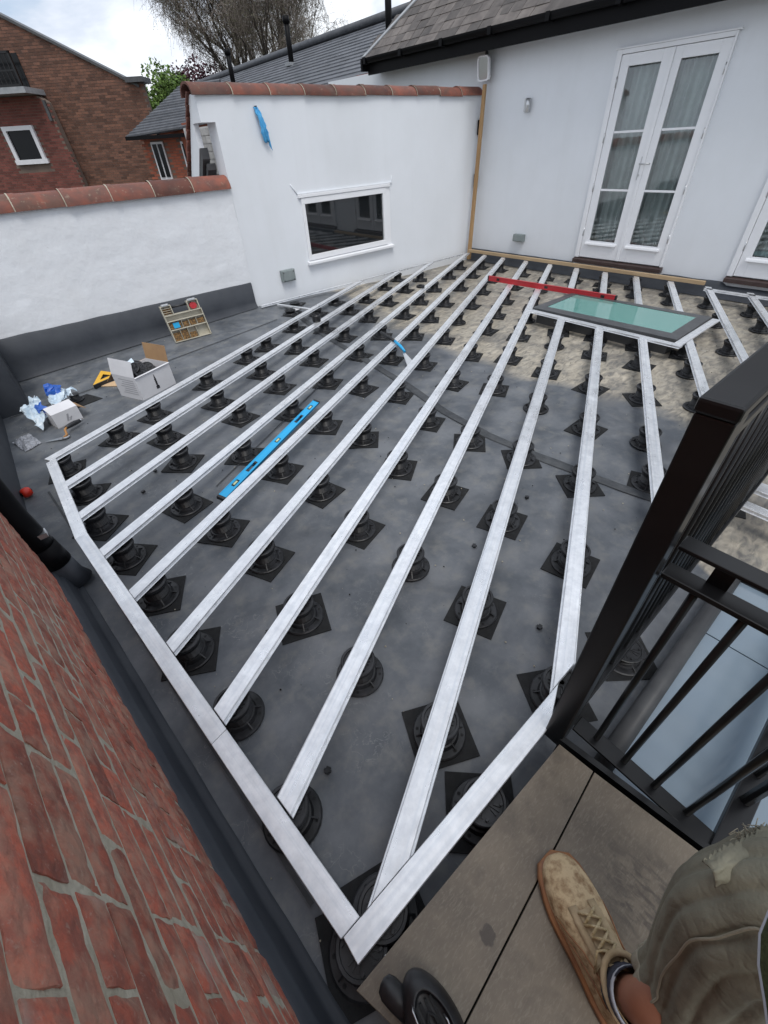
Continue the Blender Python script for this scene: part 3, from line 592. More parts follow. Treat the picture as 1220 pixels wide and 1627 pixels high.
# things on the house wall
t = thing('wall_light', 'brushed steel up and down wall light left of the french doors', 'wall light', (7.24, 5.09, 2.05))
put('backplate', MB().box(7.222, 7.24, 5.10, 5.16, 1.98, 2.13), 'steel', t); put('lamp_body', MB().tube([(7.19, 5.07, 1.975), (7.19, 5.07, 2.125)], .036, 18), 'steel', t)
t = thing('junction_box', 'grey weatherproof junction box low on the house wall', 'junction box', (7.24, 4.92, .42))
put('box_body', MB().box(7.17, 7.24, 4.83, 5.03, .37, .475), 'grey_plastic', t, bevel=.008); put('lid', MB().box(7.155, 7.17, 4.84, 5.02, .38, .465), 'grey_plastic', t, bevel=.004)
t = thing('junction_box', 'grey weatherproof junction box on the tall wall below the window', 'junction box', (3.3, 5.98, .4))
put('box_body', MB().box(3.20, 3.41, 5.92, 5.98, .34, .485), 'grey_plastic', t, bevel=.008); put('lid', MB().box(3.215, 3.395, 5.905, 5.92, .355, .475), 'grey_plastic', t, bevel=.004)
g = MB(); [g.tube([(3.22+a, 5.903, .36+b), (3.22+a, 5.899, .36+b)], .008, 8) for a in (0, .155) for b in (0, .1)]; put('screw_cap', g, 'dark_frame', t)
t = thing('floodlight', 'white rimmed rounded floodlight fixed under the eaves above the timber post', 'floodlight', (7.15, 5.87, 2.5))
M = Matrix.Translation(Vector((7.10, 5.86, 2.5))) @ Matrix.Rotation(rad(-8), 4, 'Y')
def rrect(w_, h_, r_, n=5):
    o = []
    for cx_, cy_, a0 in ((w_-r_, h_-r_, 0), (-w_+r_, h_-r_, 90), (-w_+r_, -h_+r_, 180), (w_-r_, -h_+r_, 270)):
        for k in range(n+1): a = rad(a0+90*k/n); o.append((cx_+r_*math.cos(a), cy_+r_*math.sin(a)))
    return o
def rr_ring(mb, M, w0, h0, r0, w1, h1, r1, x0, x1):
    A = rrect(w0, h0, r0); B = rrect(w1, h1, r1); n = len(A)
    vs = [M @ Vector((x, p[0], p[1])) for x, q in ((x0, A), (x1, A), (x1, B), (x0, B)) for p in q]
    mb.add(vs, [(a*n+k, a*n+(k+1) % n, ((a+1) % 4)*n+(k+1) % n, ((a+1) % 4)*n+k) for a in range(4) for k in range(n)])
g = MB(); rr_ring(g, M, .105, .135, .045, .088, .118, .035, -.025, .02); put('rim', g, 'white_paint', t)
g = MB(); A = rrect(.087, .117, .035); g.add([M @ Vector((-.012, p[0], p[1])) for p in A], [tuple(range(len(A)))]); put('lens', g, 'steel', t)
put('housing', MB().box(7.12, 7.22, 5.90, 6.0, 2.40, 2.60), 'black_plastic', t, bevel=.01)
put('bracket', MB().box(7.13, 7.15, 5.84, 5.88, 2.62, 2.70), 'dark_frame', t)
for zz, lb in ((1.85, 'upper'), (1.17, 'lower')):
    put('wall_clip', MB().box(7.18, 7.235, 5.93, 5.972, zz-.09, zz+.09), 'gutter_black', label=f'{lb} black clip on the wall corner behind the timber post', cat='clip', group='black clips in the wall corner', bevel=.004)
put('timber_post', MB().hexa([P3(7.05, 5.835, .03), P3(7.09, 5.835, .03), P3(7.09, 5.90, .03), P3(7.05, 5.90, .03), P3(7.10, 5.81, 2.33), P3(7.14, 5.81, 2.33), P3(7.14, 5.86, 2.33), P3(7.10, 5.86, 2.33)]), 'timber', label='tall pale timber post leaning in the corner of the two white walls', cat='timber post', bevel=.003)
put('timber_batten', MB().hexa([P3(7.03, 1.93, .155), P3(7.075, 1.93, .155), P3(7.05, 5.84, .155), P3(7.005, 5.84, .155), P3(7.03, 1.93, .20), P3(7.075, 1.93, .20), P3(7.05, 5.84, .20), P3(7.005, 5.84, .20)]), 'batten_wood', label='long pale timber batten laid along the foot of the house wall', cat='batten', bevel=.003)
# blue rag on a nail
g = MB(); vs = []
for j in range(16):
    v = j/15
    for i in range(9):
        u = i/8-.5; wd = .04+.045*math.sin(v*2.2)+.03*noise.noise(Vector((v*9, 0, 4)))
        vs.append((3.27+.10*v*v+.02*math.sin(v*5)+u*wd, 5.965-.03*math.sin(v*3)-.018*math.cos(u*18+v*4)-.01, 2.12-.30*v-.02*abs(u)*(j > 13)*i%3))
g.grid(vs, 9, 16)
t = thing('rag', 'bright blue rag hanging from a nail high on the tall white wall', 'rag', (3.27, 5.97, 2.12))
o = put('cloth', g, 'rag_blue', t); md = o.modifiers.new('s', 'SOLIDIFY'); md.thickness = .004
put('nail', MB().tube([(3.27, 5.93, 2.125), (3.27, 5.98, 2.125)], .006, 8), 'dark_frame', t)
# ------------------------------------------------------------------ joists and edge beams
JOINTS = []
def isect(p, d, c0, c1):
    e_ = Vector((c1[0]-c0[0], c1[1]-c0[1])); den = d.x*e_.y-d.y*e_.x
    t = ((c0[0]-p.x)*e_.y-(c0[1]-p.y)*e_.x)/den; return p+d*t
def beam(name, A, B, c0, c1, label, wd=.066, zt=.155, h=.022, cat='aluminium joist', group=None, lip=.0085, groove=True, cuts=()):
    A = Vector(A); B = Vector(B); d = (B-A).normalized(); n = Vector((d.y, -d.x)); g = MB()
    O = Vector((A.x, A.y, zt-h))
    def ln(s): 
        p = A+n*s
        a = isect(p, d, *c0) if c0 else p; b = isect(p, d, *c1) if c1 else B+n*s
        return a, b
    def bar(s0, s1, z0, z1):
        a0, b0 = ln(s0); a1, b1 = ln(s1)
        g.hexa([P3(*a0, z0), P3(*a1, z0), P3(*b1, z0), P3(*b0, z0), P3(*a0, z1), P3(*a1, z1), P3(*b1, z1), P3(*b0, z1)])
    bar(0, wd, zt-h+.004, zt)
    if lip: bar(-lip, wd+lip, zt-h, zt-h+.0038)
    # local frame along the beam so that grain noise stays put per beam
    g2 = g
    an = math.atan2(d.y, d.x); Mi = Matrix.Rotation(-an, 4, 'Z'); g.v = [Mi @ (v-O) for v in g.v]
    me = g.mesh(name, 'aluminium'); o = bpy.data.objects.new(name, me); C.objects.link(o); o.location = O; o.rotation_euler = (0, 0, an)
    o['label'] = label; o['category'] = cat
    if group: o['group'] = group
    m = o.modifiers.new('bevel', 'BEVEL'); m.width = .0018; m.segments = 1; m.limit_method = 'ANGLE'
    return o
LI = ((-.160, 3.62), (-.183, 2.49)); LI2 = ((-.183, 2.487), (.0, .222)); NB = ((-.07, .2130), (1.0, .2233))
WR = ((4.2, 5.79), (7.0, 5.80)); HB = ((6.985, 6.0), (7.005, 1.0))
SKN = ((4.787, 3.06), (4.715, 1.29)); SKF = ((5.735, 3.0), (5.76, 1.2)); SKR = ((4.7, 1.286), (5.8, 1.292))
JL = {0: ((-.222, 3.588), (4.267, 5.744)), 1: ((-.166, 3.163), (5.088, 5.761)), 2: ((-.174, 2.737), (5.885, 5.776)), 3: ((-.165, 2.299), (6.851, 5.798)), 4: ((-.132, 1.881), (6.996, 5.479)),
      5: ((-.098, 1.457), (6.963, 5.064)), 6: ((-.068, 1.035), (6.968, 4.609)), 7: ((-.034, .615), (6.992, 4.173)), 8: ((.085, .24), (6.96, 3.698)), 9: ((.967, .235), (6.976, 3.252)),
      10: ((2.395, .498), (6.956, 2.79)), 11: ((3.824, .768), (6.917, 2.312)), 12: ((4.909, .866), (6.923, 1.862)), 13: ((5.941, .927), (6.823, 1.352))}
GJ = 'parallel aluminium joists'
def jl(i, tail): return f'{ORD[i]} aluminium joist from the window wall, {tail}'
for i in range(8):
    a, b = JL[i]; c1 = WR if i < 4 else HB
    tails = ['beside the white card boxes', 'crossed by the black upright pedestal head', 'two gaps left of the blue level', 'left neighbour of the blue spirit level', 'touching the blue spirit level', 'crossed by the trowel with a blue handle', 'passing under the red level', 'ending at the corner of the skylight']
    beam('aluminium_joist', a, b, None if i == 0 else (LI if i < 3 else LI2), c1, jl(i, tails[i]), group=GJ)
def ext(a, b, al):  # point on the line at signed distance al before a
    d = (Vector(b)-Vector(a)).normalized(); return tuple(Vector(a)-d*al)
a, b = JL[8]; beam('aluminium_joist', a, b, NB, SKN, jl(8, 'from the near corner to the skylight'), group=GJ)
beam('aluminium_joist', a, b, SKF, HB, 'short length of joist between skylight and house wall, leftmost of three', group=GJ)
a, b = JL[9]; beam('aluminium_joist', a, b, NB, SKN, jl(9, 'ending at the middle of the skylight'), group=GJ)
beam('aluminium_joist', a, b, SKF, HB, 'short length of joist between skylight and house wall, middle of three', group=GJ)
a, b = JL[10]; beam('aluminium_joist', ext(a, b, .35), b, None, SKN, jl(10, 'vanishing behind the black railing post'), group=GJ)
beam('aluminium_joist', a, b, SKF, HB, 'short length of joist between skylight and house wall, under the batten tip, rightmost of three', group=GJ)
a, b = JL[11]; beam('aluminium_joist', ext(a, b, 1.3), b, None, SKR, jl(11, 'meeting the right side of the skylight surround'), group=GJ)
beam('aluminium_joist', a, b, SKF, HB, 'short joist from the skylight back edge to the right end of the batten', group=GJ)
a, b = JL[12]; beam('aluminium_joist', ext(a, b, 1.5), b, None, HB, 'long joist right of the skylight, touching its corner', group=GJ)
a, b = JL[13]; beam('aluminium_joist', ext(a, b, 1.8), b, None, HB, 'far right joist between the black handrail and the second french door', group=GJ)
GE = 'aluminium edge beams'
JC = ((-.32, 2.478), (-.1, 2.513)); J2 = ((-.28, 1.12), (-.05, 1.12))
beam('edge_beam', (-.222, 3.560), (-.249, 2.493), ((-.3, 3.476), (-.05, 3.596)), JC, 'short aluminium edge beam at the far left corner of the joist frame', wd=-.066, cat='edge beam', group=GE, lip=0)
q0 = Vector((-.249, 2.49)); q1 = Vector((-.067, .146)); qm = q0+(q1-q0)*.67
beam('edge_beam', tuple(q0), tuple(q1), ((-.32, 2.4772), (-.1, 2.5122)), ((qm.x-.1, qm.y-.02), (qm.x+.2, qm.y+.04)), 'middle aluminium edge beam alongside the brick wall', wd=-.066, cat='edge beam', group=GE, lip=0)
beam('edge_beam', tuple(q0), tuple(q1), ((qm.x-.1, qm.y-.0213), (qm.x+.2, qm.y+.0387)), ((-.2, .2095), (.2, .2195)), 'near aluminium edge beam alongside the brick wall, ending at the front corner', wd=-.066, cat='edge beam', group=GE, lip=0)
beam('edge_beam', (-.065, .211), (.978, .221), ((-.065, .211), (-.067, .146)), ((.80, .148), (.985, .224)), 'aluminium edge beam beside the stone paving, running from front corner to railing post', wd=.066, zt=.1555, cat='edge beam', group=GE, lip=0)
beam('edge_beam', (2.75, 5.862), (4.3, 5.845), None, None, 'thin aluminium rail along the foot of the tall wall', wd=.035, cat='edge rail', lip=.008, group='thin rails along the tall wall')
beam('edge_beam', (4.45, 5.87), (6.9, 5.87), None, None, 'thin aluminium rail along the foot of the tall wall right of the window', wd=.03, zt=.15, cat='edge rail', lip=.008, group='thin rails along the tall wall')
beam('edge_beam', (2.93, 5.72), (3.10, 5.18), None, None, 'short white angled rail where the first joist nears the tall wall', wd=-.035, cat='edge rail', lip=0)
beam('edge_beam', (6.93, 1.87), (6.95, -.9), None, None, 'aluminium edge beam under the right hand french door threshold', wd=.055, cat='edge beam', group=GE)
beam('edge_beam', (2.66, .12), (2.60, -1.2), None, None, 'aluminium beam glimpsed through the balusters at the right edge', wd=.066, cat='edge beam', group=GE)
beam('edge_beam', (2.90, .13), (2.84, -1.2), None, None, 'second aluminium beam glimpsed beyond the balusters at the right edge', wd=.10, cat='edge beam', group=GE)
# ------------------------------------------------------------------ skylight
sk = thing('skylight', 'flat roof skylight with dark frame and green glass', 'skylight', (5.2, 2.1, 0))
put('kerb', MB().prism([(4.90, 2.95), (5.66, 2.93), (5.64, 1.44), (4.88, 1.44)], 0, .15), 'dark_frame', sk)
g = MB(); O_ = [(4.875, 3.01), (5.72, 2.985), (5.745, 1.384), (4.845, 1.374)]; I_ = [(4.994, 2.891), (5.645, 2.90), (5.627, 1.495), (4.99, 1.483)]
vs = [P3(*p, .140) for p in O_]+[P3(*p, .170) for p in O_]+[P3(*p, .173) for p in I_]
g.add(vs, [(i, (i+1) % 4, 4+(i+1) % 4, 4+i) for i in range(4)]+[(4+i, 4+(i+1) % 4, 8+(i+1) % 4, 8+i) for i in range(4)])
put('frame', g, 'skylight_frame', sk); put('glass', MB().prism(I_, .150, .170), 'skylight_glass', sk)
GS = 'aluminium surround of the skylight'
beam('surround_beam', (4.723, 1.29), (4.787, 3.06), None, None, 'aluminium beam along the near long side of the skylight', wd=.066, zt=.1565, cat='surround beam', group=GS)
beam('surround_beam', (4.79, 1.293), (5.751, 1.298), None, None, 'wide aluminium beam along the right short side of the skylight', wd=-.075, zt=.1566, cat='surround beam', group=GS)
beam('surround_beam', (4.787, 3.05), (5.62, 2.95), None, None, 'aluminium beam along the left short side of the skylight', wd=.03, zt=.156, cat='surround beam', group=GS, lip=0)
# ------------------------------------------------------------------ pedestals
def hole_shade_discs(mb, z, r, n, rr, mi=0):  # raised dark discs: the shade inside the fixing holes put into colour
    for k in range(n):
        a = 2*math.pi*k/n+.2; x, y = r*math.cos(a), r*math.sin(a)
        mb.lathe([(rr, z), (rr, z+.0015)], 7, mi, x, y)
H0 = .115
b = MB(); b.lathe([(.124, .005), (.124, .012), (.118, .016), (.090, .017), (.088, .022), (.082, .032), (.070, .034)], 28)
for k in range(6):
    a = 2*math.pi*k/6; M = Matrix.Rotation(a, 4, 'Z'); b.hexa([M @ Vector(q) for q in ((.06, -.003, .012), (.11, -.003, .012), (.11, .003, .012), (.06, .003, .012), (.06, -.003, .042), (.112, -.003, .0175), (.112, .003, .0175), (.06, .003, .042))])
hole_shade_discs(b, .0158, .104, 8, .0075, 1); base_me = b.mesh('base', ['black_plastic', 'rubber'])
b = MB(); prof = [(.074, .030)]
for k in range(5): z = .038+k*.008; prof += [(.074, z), (.069, z+.004)]
prof += [(.074, .078), (.078, .080), (.078, .088), (.074, .090), (.06, .092)]; b.lathe(prof, 22); col_me = b.mesh('threaded_column', 'black_plastic')
b = MB(); b.lathe([(.06, .090), (.084, .094), (.088, .100), (.088, .1095), (.084, .1125), (.074, .1125), (.072, .1075), (.0001, .1075)], 28)
for k in range(4):
    a = k*math.pi/2+.3; M = Matrix.Rotation(a, 4, 'Z')
    for s in (-1, 0, 1):
        M2 = M @ Matrix.Rotation(s*.30, 4, 'Z'); ln = .062 if s == 0 else .060; b.box(.018 if s == 0 else .034, ln, -.0035, .0035, .1075, .1122, M=M2)
for k in range(3): b.lathe([(.015+k*.004, .1075), (.015+k*.004, .111), (.012+k*.004, .111), (.012+k*.004, .1075)], 16)
for sx in (-1, 1):
    for sy in (-1, 1): b.box(sx*.04-.006, sx*.04+.006, sy*.049-.004, sy*.049+.004, .108, .119)
head_me = b.mesh('head', 'black_plastic')
b = MB(); b.box(-.142, .142, -.142, .142, 0, .005); pad_me = b.mesh('rubber_pad', 'rubber')
PG = 'adjustable pedestals under the joists'
def pedestal(x, y, label, square=True, padrot=0, jang=rad(26.7), top=.126, jit=0, clips=True, group=PG):
    z = mz(x, y)+.001; t = thing('support_pedestal', label, 'pedestal', (x, y, z), jang, group)
    k = (top-z)/H0; t.scale = (.83, .83, k)
    lst = [('base', base_me), ('threaded_column', col_me), ('head', head_me)]
    if square: lst.append(('rubber_pad', pad_me))
    for nm, me in lst:
        o = bpy.data.objects.new(nm, me); C.objects.link(o); o.parent = t
        if nm == 'rubber_pad': o.rotation_euler = (0, 0, padrot-jang)
        if nm in ('base', 'threaded_column'): o.rotation_euler = (0, 0, jit)
        if nm == 'head': o.rotation_euler = (0, 0, R.uniform(-.08, .08))
    return t
PED = {0: [1.49, 1.97, 2.37, 3.05, 3.7, 4.06, 4.65, 5.22, 5.72], 1: [1.33, 2.09, 2.74, 3.42, 4.11, 4.76, 5.47, 5.99, 6.67, 7.25], 2: [1.12, 1.86, 2.57, 3.19, 3.86, 4.6, 5.31, 5.99, 6.66, 7.37],
       3: [.97, 1.46, 2.09, 2.77, 3.42, 4.13, 4.77, 5.55, 6.17, 6.83, 7.64, 8.32], 4: [.82, 1.35, 2.0, 2.67, 3.39, 4.13, 4.86, 5.49, 6.17, 6.99, 7.78, 8.42],
       5: [.62, 1.23, 1.88, 2.58, 3.35, 4.08, 4.82, 5.46, 6.16, 6.86, 7.54, 8.25], 6: [.46, .97, 1.63, 2.3, 2.98, 3.74, 4.44, 5.24, 5.83, 6.46, 7.19, 8.0], 7: [.24, .8, 1.46, 2.13, 2.79, 3.73, 4.46, 5.12, 5.72, 6.3, 7.09, 7.81],
       8: [.13, .69, 1.3, 1.99, 2.69, 3.47, 4.22, 4.93, 5.38, 7.2, 7.75], 9: [1.0, 1.77, 2.5, 3.24, 3.98, 4.79, 5.3, 7.28, 7.6], 10: [2.64, 3.15, 3.89, 4.61, 5.12, 7.05, 7.5], 11: [2.6, 3.2, 3.85, 4.52, 5.0, 6.81, 7.2], 12: [3.6, 4.4, 5.18, 6.03, 6.75], 13: [4.6, 5.3, 5.95, 6.5]}
ROUND = {(5, 7), (6, 0), (7, 0), (7, 1), (7, 2), (7, 8), (8, 5), (8, 7), (11, 2), (11, 3), (12, 2), (12, 3), (12, 4), (13, 1), (13, 2), (13, 3), (11, 5), (11, 6), (10, 5), (7, 10), (8, 9), (10, 1)}
ROT = {(8, 1): 64, (8, 0): 75, (9, 0): 58, (9, 1): 12, (9, 2): 50, (8, 4): 48, (8, 2): 20, (8, 3): 18, (7, 3): 18, (7, 4): 40, (6, 3): 35, (5, 3): 48, (10, 2): 45, (10, 3): 6, (9, 3): 2, (9, 4): 0, (0, 0): 75, (1, 0): 55, (4, 0): 62, (5, 0): 60, (6, 1): 68}
for i, ls in PED.items():
    a, b_ = JL[i]; A = Vector(a); d = (Vector(b_)-A).normalized(); n = Vector((d.y, -d.x)); ja = math.atan2(d.y, d.x)
    al0 = A.x*math.cos(rad(26.7))+A.y*math.sin(rad(26.7))
    for k, al in enumerate(ls):
        p = A+d*(al-al0)+n*.033
        sq = (i, k) not in ROUND; rot = rad(ROT.get((i, k), 22+R.uniform(-9, 9) if i > 4 else 30+R.uniform(-14, 14)))
        lb = f"black pedestal {'on square pad' if sq else 'without pad'}, {ORD[k]} from near end under {ORD[i]} joist from window wall"
        pedestal(p.x, p.y, lb, sq, rot, ja, jit=R.uniform(0, 1), clips=not (i < 9 and k == 0))
pedestal(.47, .165, 'black pedestal under the edge beam beside the stone paving', True, rad(45), rad(1), clips=False)
pedestal(-.04, .17, 'black pedestal under the front corner of the joist frame', True, rad(70), rad(1), clips=False, top=.114)
pedestal(1.387, .13, 'black pedestal on square pad behind the railing bars, nearer the paving', True, rad(50), 0, top=.06, clips=False)
pedestal(3.2, 5.70, 'black pedestal under the thin rail below the junction box', True, rad(35), 0, top=.125, clips=False)
pedestal(2.95, 5.42, 'black pedestal left of the white shim near the tall wall', True, rad(35), 0, top=.135, clips=False)
# ------------------------------------------------------------------ stone paving
ts = rad(-5.8)
tiles = [([(.778, .097), (-.092, .113), (-.075, .078), (.080, -.097), (.783, -.020)], 'long wedge shaped paving slab between the edge beam and the dark joint'),
         ([(.784, -.026), (.083, -.102), (.03, -.16), (-.1, -1.3), (.30, -1.3), (.885, -1.0)], 'brown stone effect paving slab under the boot')]
tiles[0] = ([(.778, .097), (-.096, .113), (-.03, -.105), (.080, -.094), (.785, -.021)], tiles[0][1])
tiles[1] = ([(.7855, -.0255), (-.029, -.1098), (.09, -1.35), (.92, -1.35)], tiles[1][1])
for k, (poly, lb) in enumerate(tiles):
    put('paving_slab', MB().prism(poly, .150, .170), 'tile_stone', label=lb, cat='paving slab', group='stone paving slabs', bevel=.0015)
put('paving_subframe', MB().prism([(.75, .07), (-.05, .085), (.06, -1.3), (.86, -1.3)], .0, .1495), 'rubber', kind='structure')
put('step_riser', MB().prism([(.79, .105), (.81, .105), (.95, -1.35), (.93, -1.35)], .06, .1735), 'black_metal', kind='structure')
# ------------------------------------------------------------------ glass rooflight with painted sky tint beside the railing
t = thing('rooflight', 'glass rooflight tinted pale blue for the sky it reflects, seen through the balusters', 'rooflight', (1.4, -.5, 0))
put('glass', MB().box(.82, 1.715, -1.3, -.06, .035, .045), 'sky_tint_glass', t); put('glass', MB().box(1.722, 2.15, -1.3, -.06, .035, .045), 'sky_tint_glass', t)
g = MB(); g.tube([(.80, -.035, .05), (2.16, -.035, .05)], .034, 14); put('rounded_kerb', g, 'dark_frame', t)
g = MB(); g.tube([(2.18, -.03, .05), (2.18, -1.3, .05)], .04, 12); put('end_kerb', g, 'dark_frame', t)
# ------------------------------------------------------------------ black railing
rl = thing('railing', 'black metal balustrade with square corner post, flat handrail and round balusters', 'railing', (.84, .1, .1))
PX0, PX1, PY0, PY1 = .795, .862, .098, .160
put('post', MB().box(PX0, PX1, PY0, PY1, .11, 1.392), 'black_metal', rl, bevel=.004)
put('handrail', MB().box(PX0-.003, 4.6, PY0-.002, PY1+.003, 1.392, 1.42), 'black_metal', rl, bevel=.006)
put('subrail', MB().box(PX1+.001, 4.6, .108, .148, 1.30, 1.33), 'black_metal', rl, bevel=.004)
put('bottom_rail', MB().box(PX1+.001, 4.6, .108, .148, .16, .19), 'black_metal', rl, bevel=.004)
bm2 = MB().tube([(0, 0, .195), (0, 0, 1.30)], .0085, 10).mesh('baluster', 'black_metal')
for i in range(34):
    o = bpy.data.objects.new('baluster', bm2); C.objects.link(o); o.parent = rl; o.location = Vector((.965+i*.105, .128, 0))-Vector((.84, .1, .1))
put('far_post', MB().box(4.6, 4.68, .09, .16, 0, 1.4), 'black_metal', rl, bevel=.004)
r2_ = thing('railing', 'lower black railing section with two flat top rails between corner post and trouser leg', 'railing', (.9, 0, .1))
put('top_rail', MB().hexa([P3(.905, .097, 1.035), P3(.955, .097, 1.035), P3(.94, -1.2, 1.035), P3(.89, -1.2, 1.035), P3(.905, .097, 1.047), P3(.955, .097, 1.047), P3(.94, -1.2, 1.047), P3(.89, -1.2, 1.047)]), 'black_metal', r2_, bevel=.003)
put('under_rail', MB().hexa([P3(.875, .097, .965), P3(.925, .097, .965), P3(.915, -1.2, .965), P3(.865, -1.2, .965), P3(.875, .097, .98), P3(.925, .097, .98), P3(.915, -1.2, .98), P3(.865, -1.2, .98)]), 'black_metal', r2_, bevel=.003)
put('spacer', MB().box(.918, .93, -.02, .02, .98, 1.035), 'black_metal', r2_)
put('bottom_rail', MB().hexa([P3(.862, .097, .15), P3(.925, .097, .15), P3(.90, -.36, .15), P3(.845, -.36, .15), P3(.862, .097, .162), P3(.925, .097, .162), P3(.90, -.36, .162), P3(.845, -.36, .162)]), 'black_metal', r2_, bevel=.003)
for i in range(4):
    y = .024-.097*i; put('baluster', MB().tube([(.893, y, .162), (.898, y, .965)], .0098, 10), 'black_metal', r2_)
r3_ = thing('railing', 'black railing section returning behind the trouser leg at the right edge', 'railing', (.9, -.35, .1))
put('bottom_rail', MB().box(.85, 3, -.40, -.34, .14, .175), 'black_metal', r3_, bevel=.004); put('top_rail', MB().box(.88, 3, -.40, -.34, 1.30, 1.34), 'black_metal', r3_, bevel=.004)
for i in range(18):
    put('baluster', MB().tube([(1.05+i*.105, -.37, .17), (1.05+i*.105, -.37, 1.3)], .016 if i == 0 else .0105, 8), 'black_metal', r3_)
# ------------------------------------------------------------------ cardboard box of pedestals
def card_box(name, label, corner, right, left, h, flare=0, grp=None):
    """corner = near base corner; right, left = the two other base corners beside it"""
    c, r, l = Vector(corner), Vector(right), Vector(left); o4 = r+l-c; t = thing(name, label, 'box', tuple(c), 0, grp)
    up_ = Vector((0, 0, h)); th = .004; ctr = (c+o4)/2
    def side(nm, a, b, m='white_card'):
        n = (b-a).cross(Vector((0, 0, 1))).normalized(); n = n if n.dot(ctr-a) > 0 else -n
        g = MB(); g.hexa([a, b, b+n*th, a+n*th, a+up_, b+up_, b+n*th+up_, a+n*th+up_]); return put(nm, g, m, t)
    side('side_panel', c, r); side('side_panel', l, c); side('side_panel', r, o4); side('side_panel', o4, l)
    put('bottom', MB().slab([c+Vector((0, 0, .006)), r+Vector((0, 0, .006)), o4+Vector((0, 0, .006)), l+Vector((0, 0, .006))], .004), 'cardboard', t)
    return t, c, r, l, o4, up_
def flap(t, a, b, out, m=0, mats=('white_card', 'cardboard'), inset=.0):
    g = MB(); e_ = (b-a).normalized()*inset; q = [a, b, b+out-e_, a+out+e_]; n = (b-a).cross(out).normalized()*.002
    g.add([p+n for p in q], [(0, 1, 2, 3)], 0); g.add([p-n for p in q], [(3, 2, 1, 0)], 1)
    g.add([p+n for p in q]+[p-n for p in q], [(i, 4+i, 4+(i+1) % 4, (i+1) % 4) for i in range(4)], 1); return put('flap', g, list(mats), t)
t, c, r, l, o4, u = card_box('cardboard_box', 'larger open white cardboard box full of black pedestals near the yellow square', (.678, 4.411, .001), (1.052, 4.567, .003), (.555, 4.69, .004), .22)
nl = (l-c).normalized(); nr = (r-c).normalized()
flap(t, l+u, c+u, nr*.035+Vector((0, 0, .14)), mats=('white_card', 'white_card'))
flap(t, o4+u, r+u, nr*.025+Vector((0, 0, .15)), mats=('cardboard', 'cardboard'))
flap(t, c+u, r+u, -nl*.012-Vector((0, 0, .0)) + Vector((0, 0, -.005)), mats=('white_card', 'white_card'))
flap(t, l+u, o4+u, nl*.13+Vector((0, 0, -.10)), mats=('white_card', 'cardboard'))
# printed screw symbol on the front
n_ = nr.cross(Vector((0, 0, 1))); n_ = -n_ if n_.dot(nl) > 0 else n_
def onface(s, z): return c+nr*s+Vector((0, 0, z))+n_*.0015
def poly(pts): return [onface(*p) for p in pts]
g = MB(); cx_, cz_ = .20, .11
for (a, b, hw0, hw1) in ((-.072, -.045, .018, .018), (-.045, -.038, .018, .009), (-.036, .03, .008, .008), (.032, .07, .008, .001)):
    g.add([onface(cx_-hw0, cz_+a), onface(cx_+hw0, cz_+a), onface(cx_+hw1, cz_+b), onface(cx_-hw1, cz_+b)], [(0, 1, 2, 3)])
for k in range(4): g.add([onface(cx_-.013, cz_-.03+k*.016), onface(cx_+.013, cz_-.024+k*.016), onface(cx_+.013, cz_-.019+k*.016), onface(cx_-.013, cz_-.025+k*.016)], [(0, 1, 2, 3)])
put('printed_symbol', g, 'ink', t)
ln_ = nl.cross(Vector((0, 0, 1))); ln_ = ln_ if ln_.dot(nr) < 0 else -ln_
g = MB()
for k in range(7):
    z = .05+k*.022; L = .2-.02*(k % 3); g.add([c+nl*.03+ln_*.0015+Vector((0, 0, z)), c+nl*(.03+L)+ln_*.0015+Vector((0, 0, z)), c+nl*(.03+L)+ln_*.0015+Vector((0, 0, z+.006)), c+nl*.03+ln_*.0015+Vector((0, 0, z+.006))], [(0, 1, 2, 3)])
put('printed_lines', g, 'ink_grey', t)
ctr = (c+o4)/2
for k in range(7):
    q = thing('loose_pedestal', f'black pedestal packed in the larger cardboard box, {ORD[k]} of the pile', 'pedestal', (0, 0, 0), 0, 'pedestals packed in the cardboard box')
    q['label'] = ['black pedestal packed at the near corner of the larger box', 'black pedestal lying face up in the middle of the larger box', 'black pedestal on edge at the back of the larger box', 'black pedestal under the brown flap of the larger box', 'black pedestal at the bottom left of the larger box', 'tilted black pedestal heaped at the left of the larger box', 'black pedestal heaped on top behind the white flap'][k]
    dx, dy, dz = [(-.06, -.05, .12), (.02, .02, .14), (.0, .07, .16), (.09, .03, .12), (-.08, .05, .06), (-.07, .06, .17), (-.03, -.0, .17)][k]
    q.location = ctr+nr*dx+nl*dy+Vector((0, 0, dz+.015)); q.rotation_euler = (R.uniform(-.7, .7), R.uniform(-.7, .7), R.uniform(0, 3)); q.scale = (.72, .72, .72)
    for nm, me in (('base', base_me), ('threaded_column', col_me), ('head', head_me)):
        o = bpy.data.objects.new(nm, me); C.objects.link(o); o.parent = q
put('paper_label', MB().slab([ctr+nl*.05-nr*.06+u+Vector((0, 0, .035)), ctr+nl*.05+nr*.0+u+Vector((0, 0, .055)), ctr+nl*.10+nr*.02+u+Vector((0, 0, .075)), ctr+nl*.10-nr*.05+u+Vector((0, 0, .055))], .004), 'bag_white', label='small white and orange printed card on top of the pedestals in the box', cat='card')
put('packing_card', MB().prism([(.52, 5.2), (.72, 5.02), (.66, 4.86), (.40, 5.12)], .012, .018), 'tan_board', label='tan cardboard offcut lying behind the larger cardboard box', cat='card')
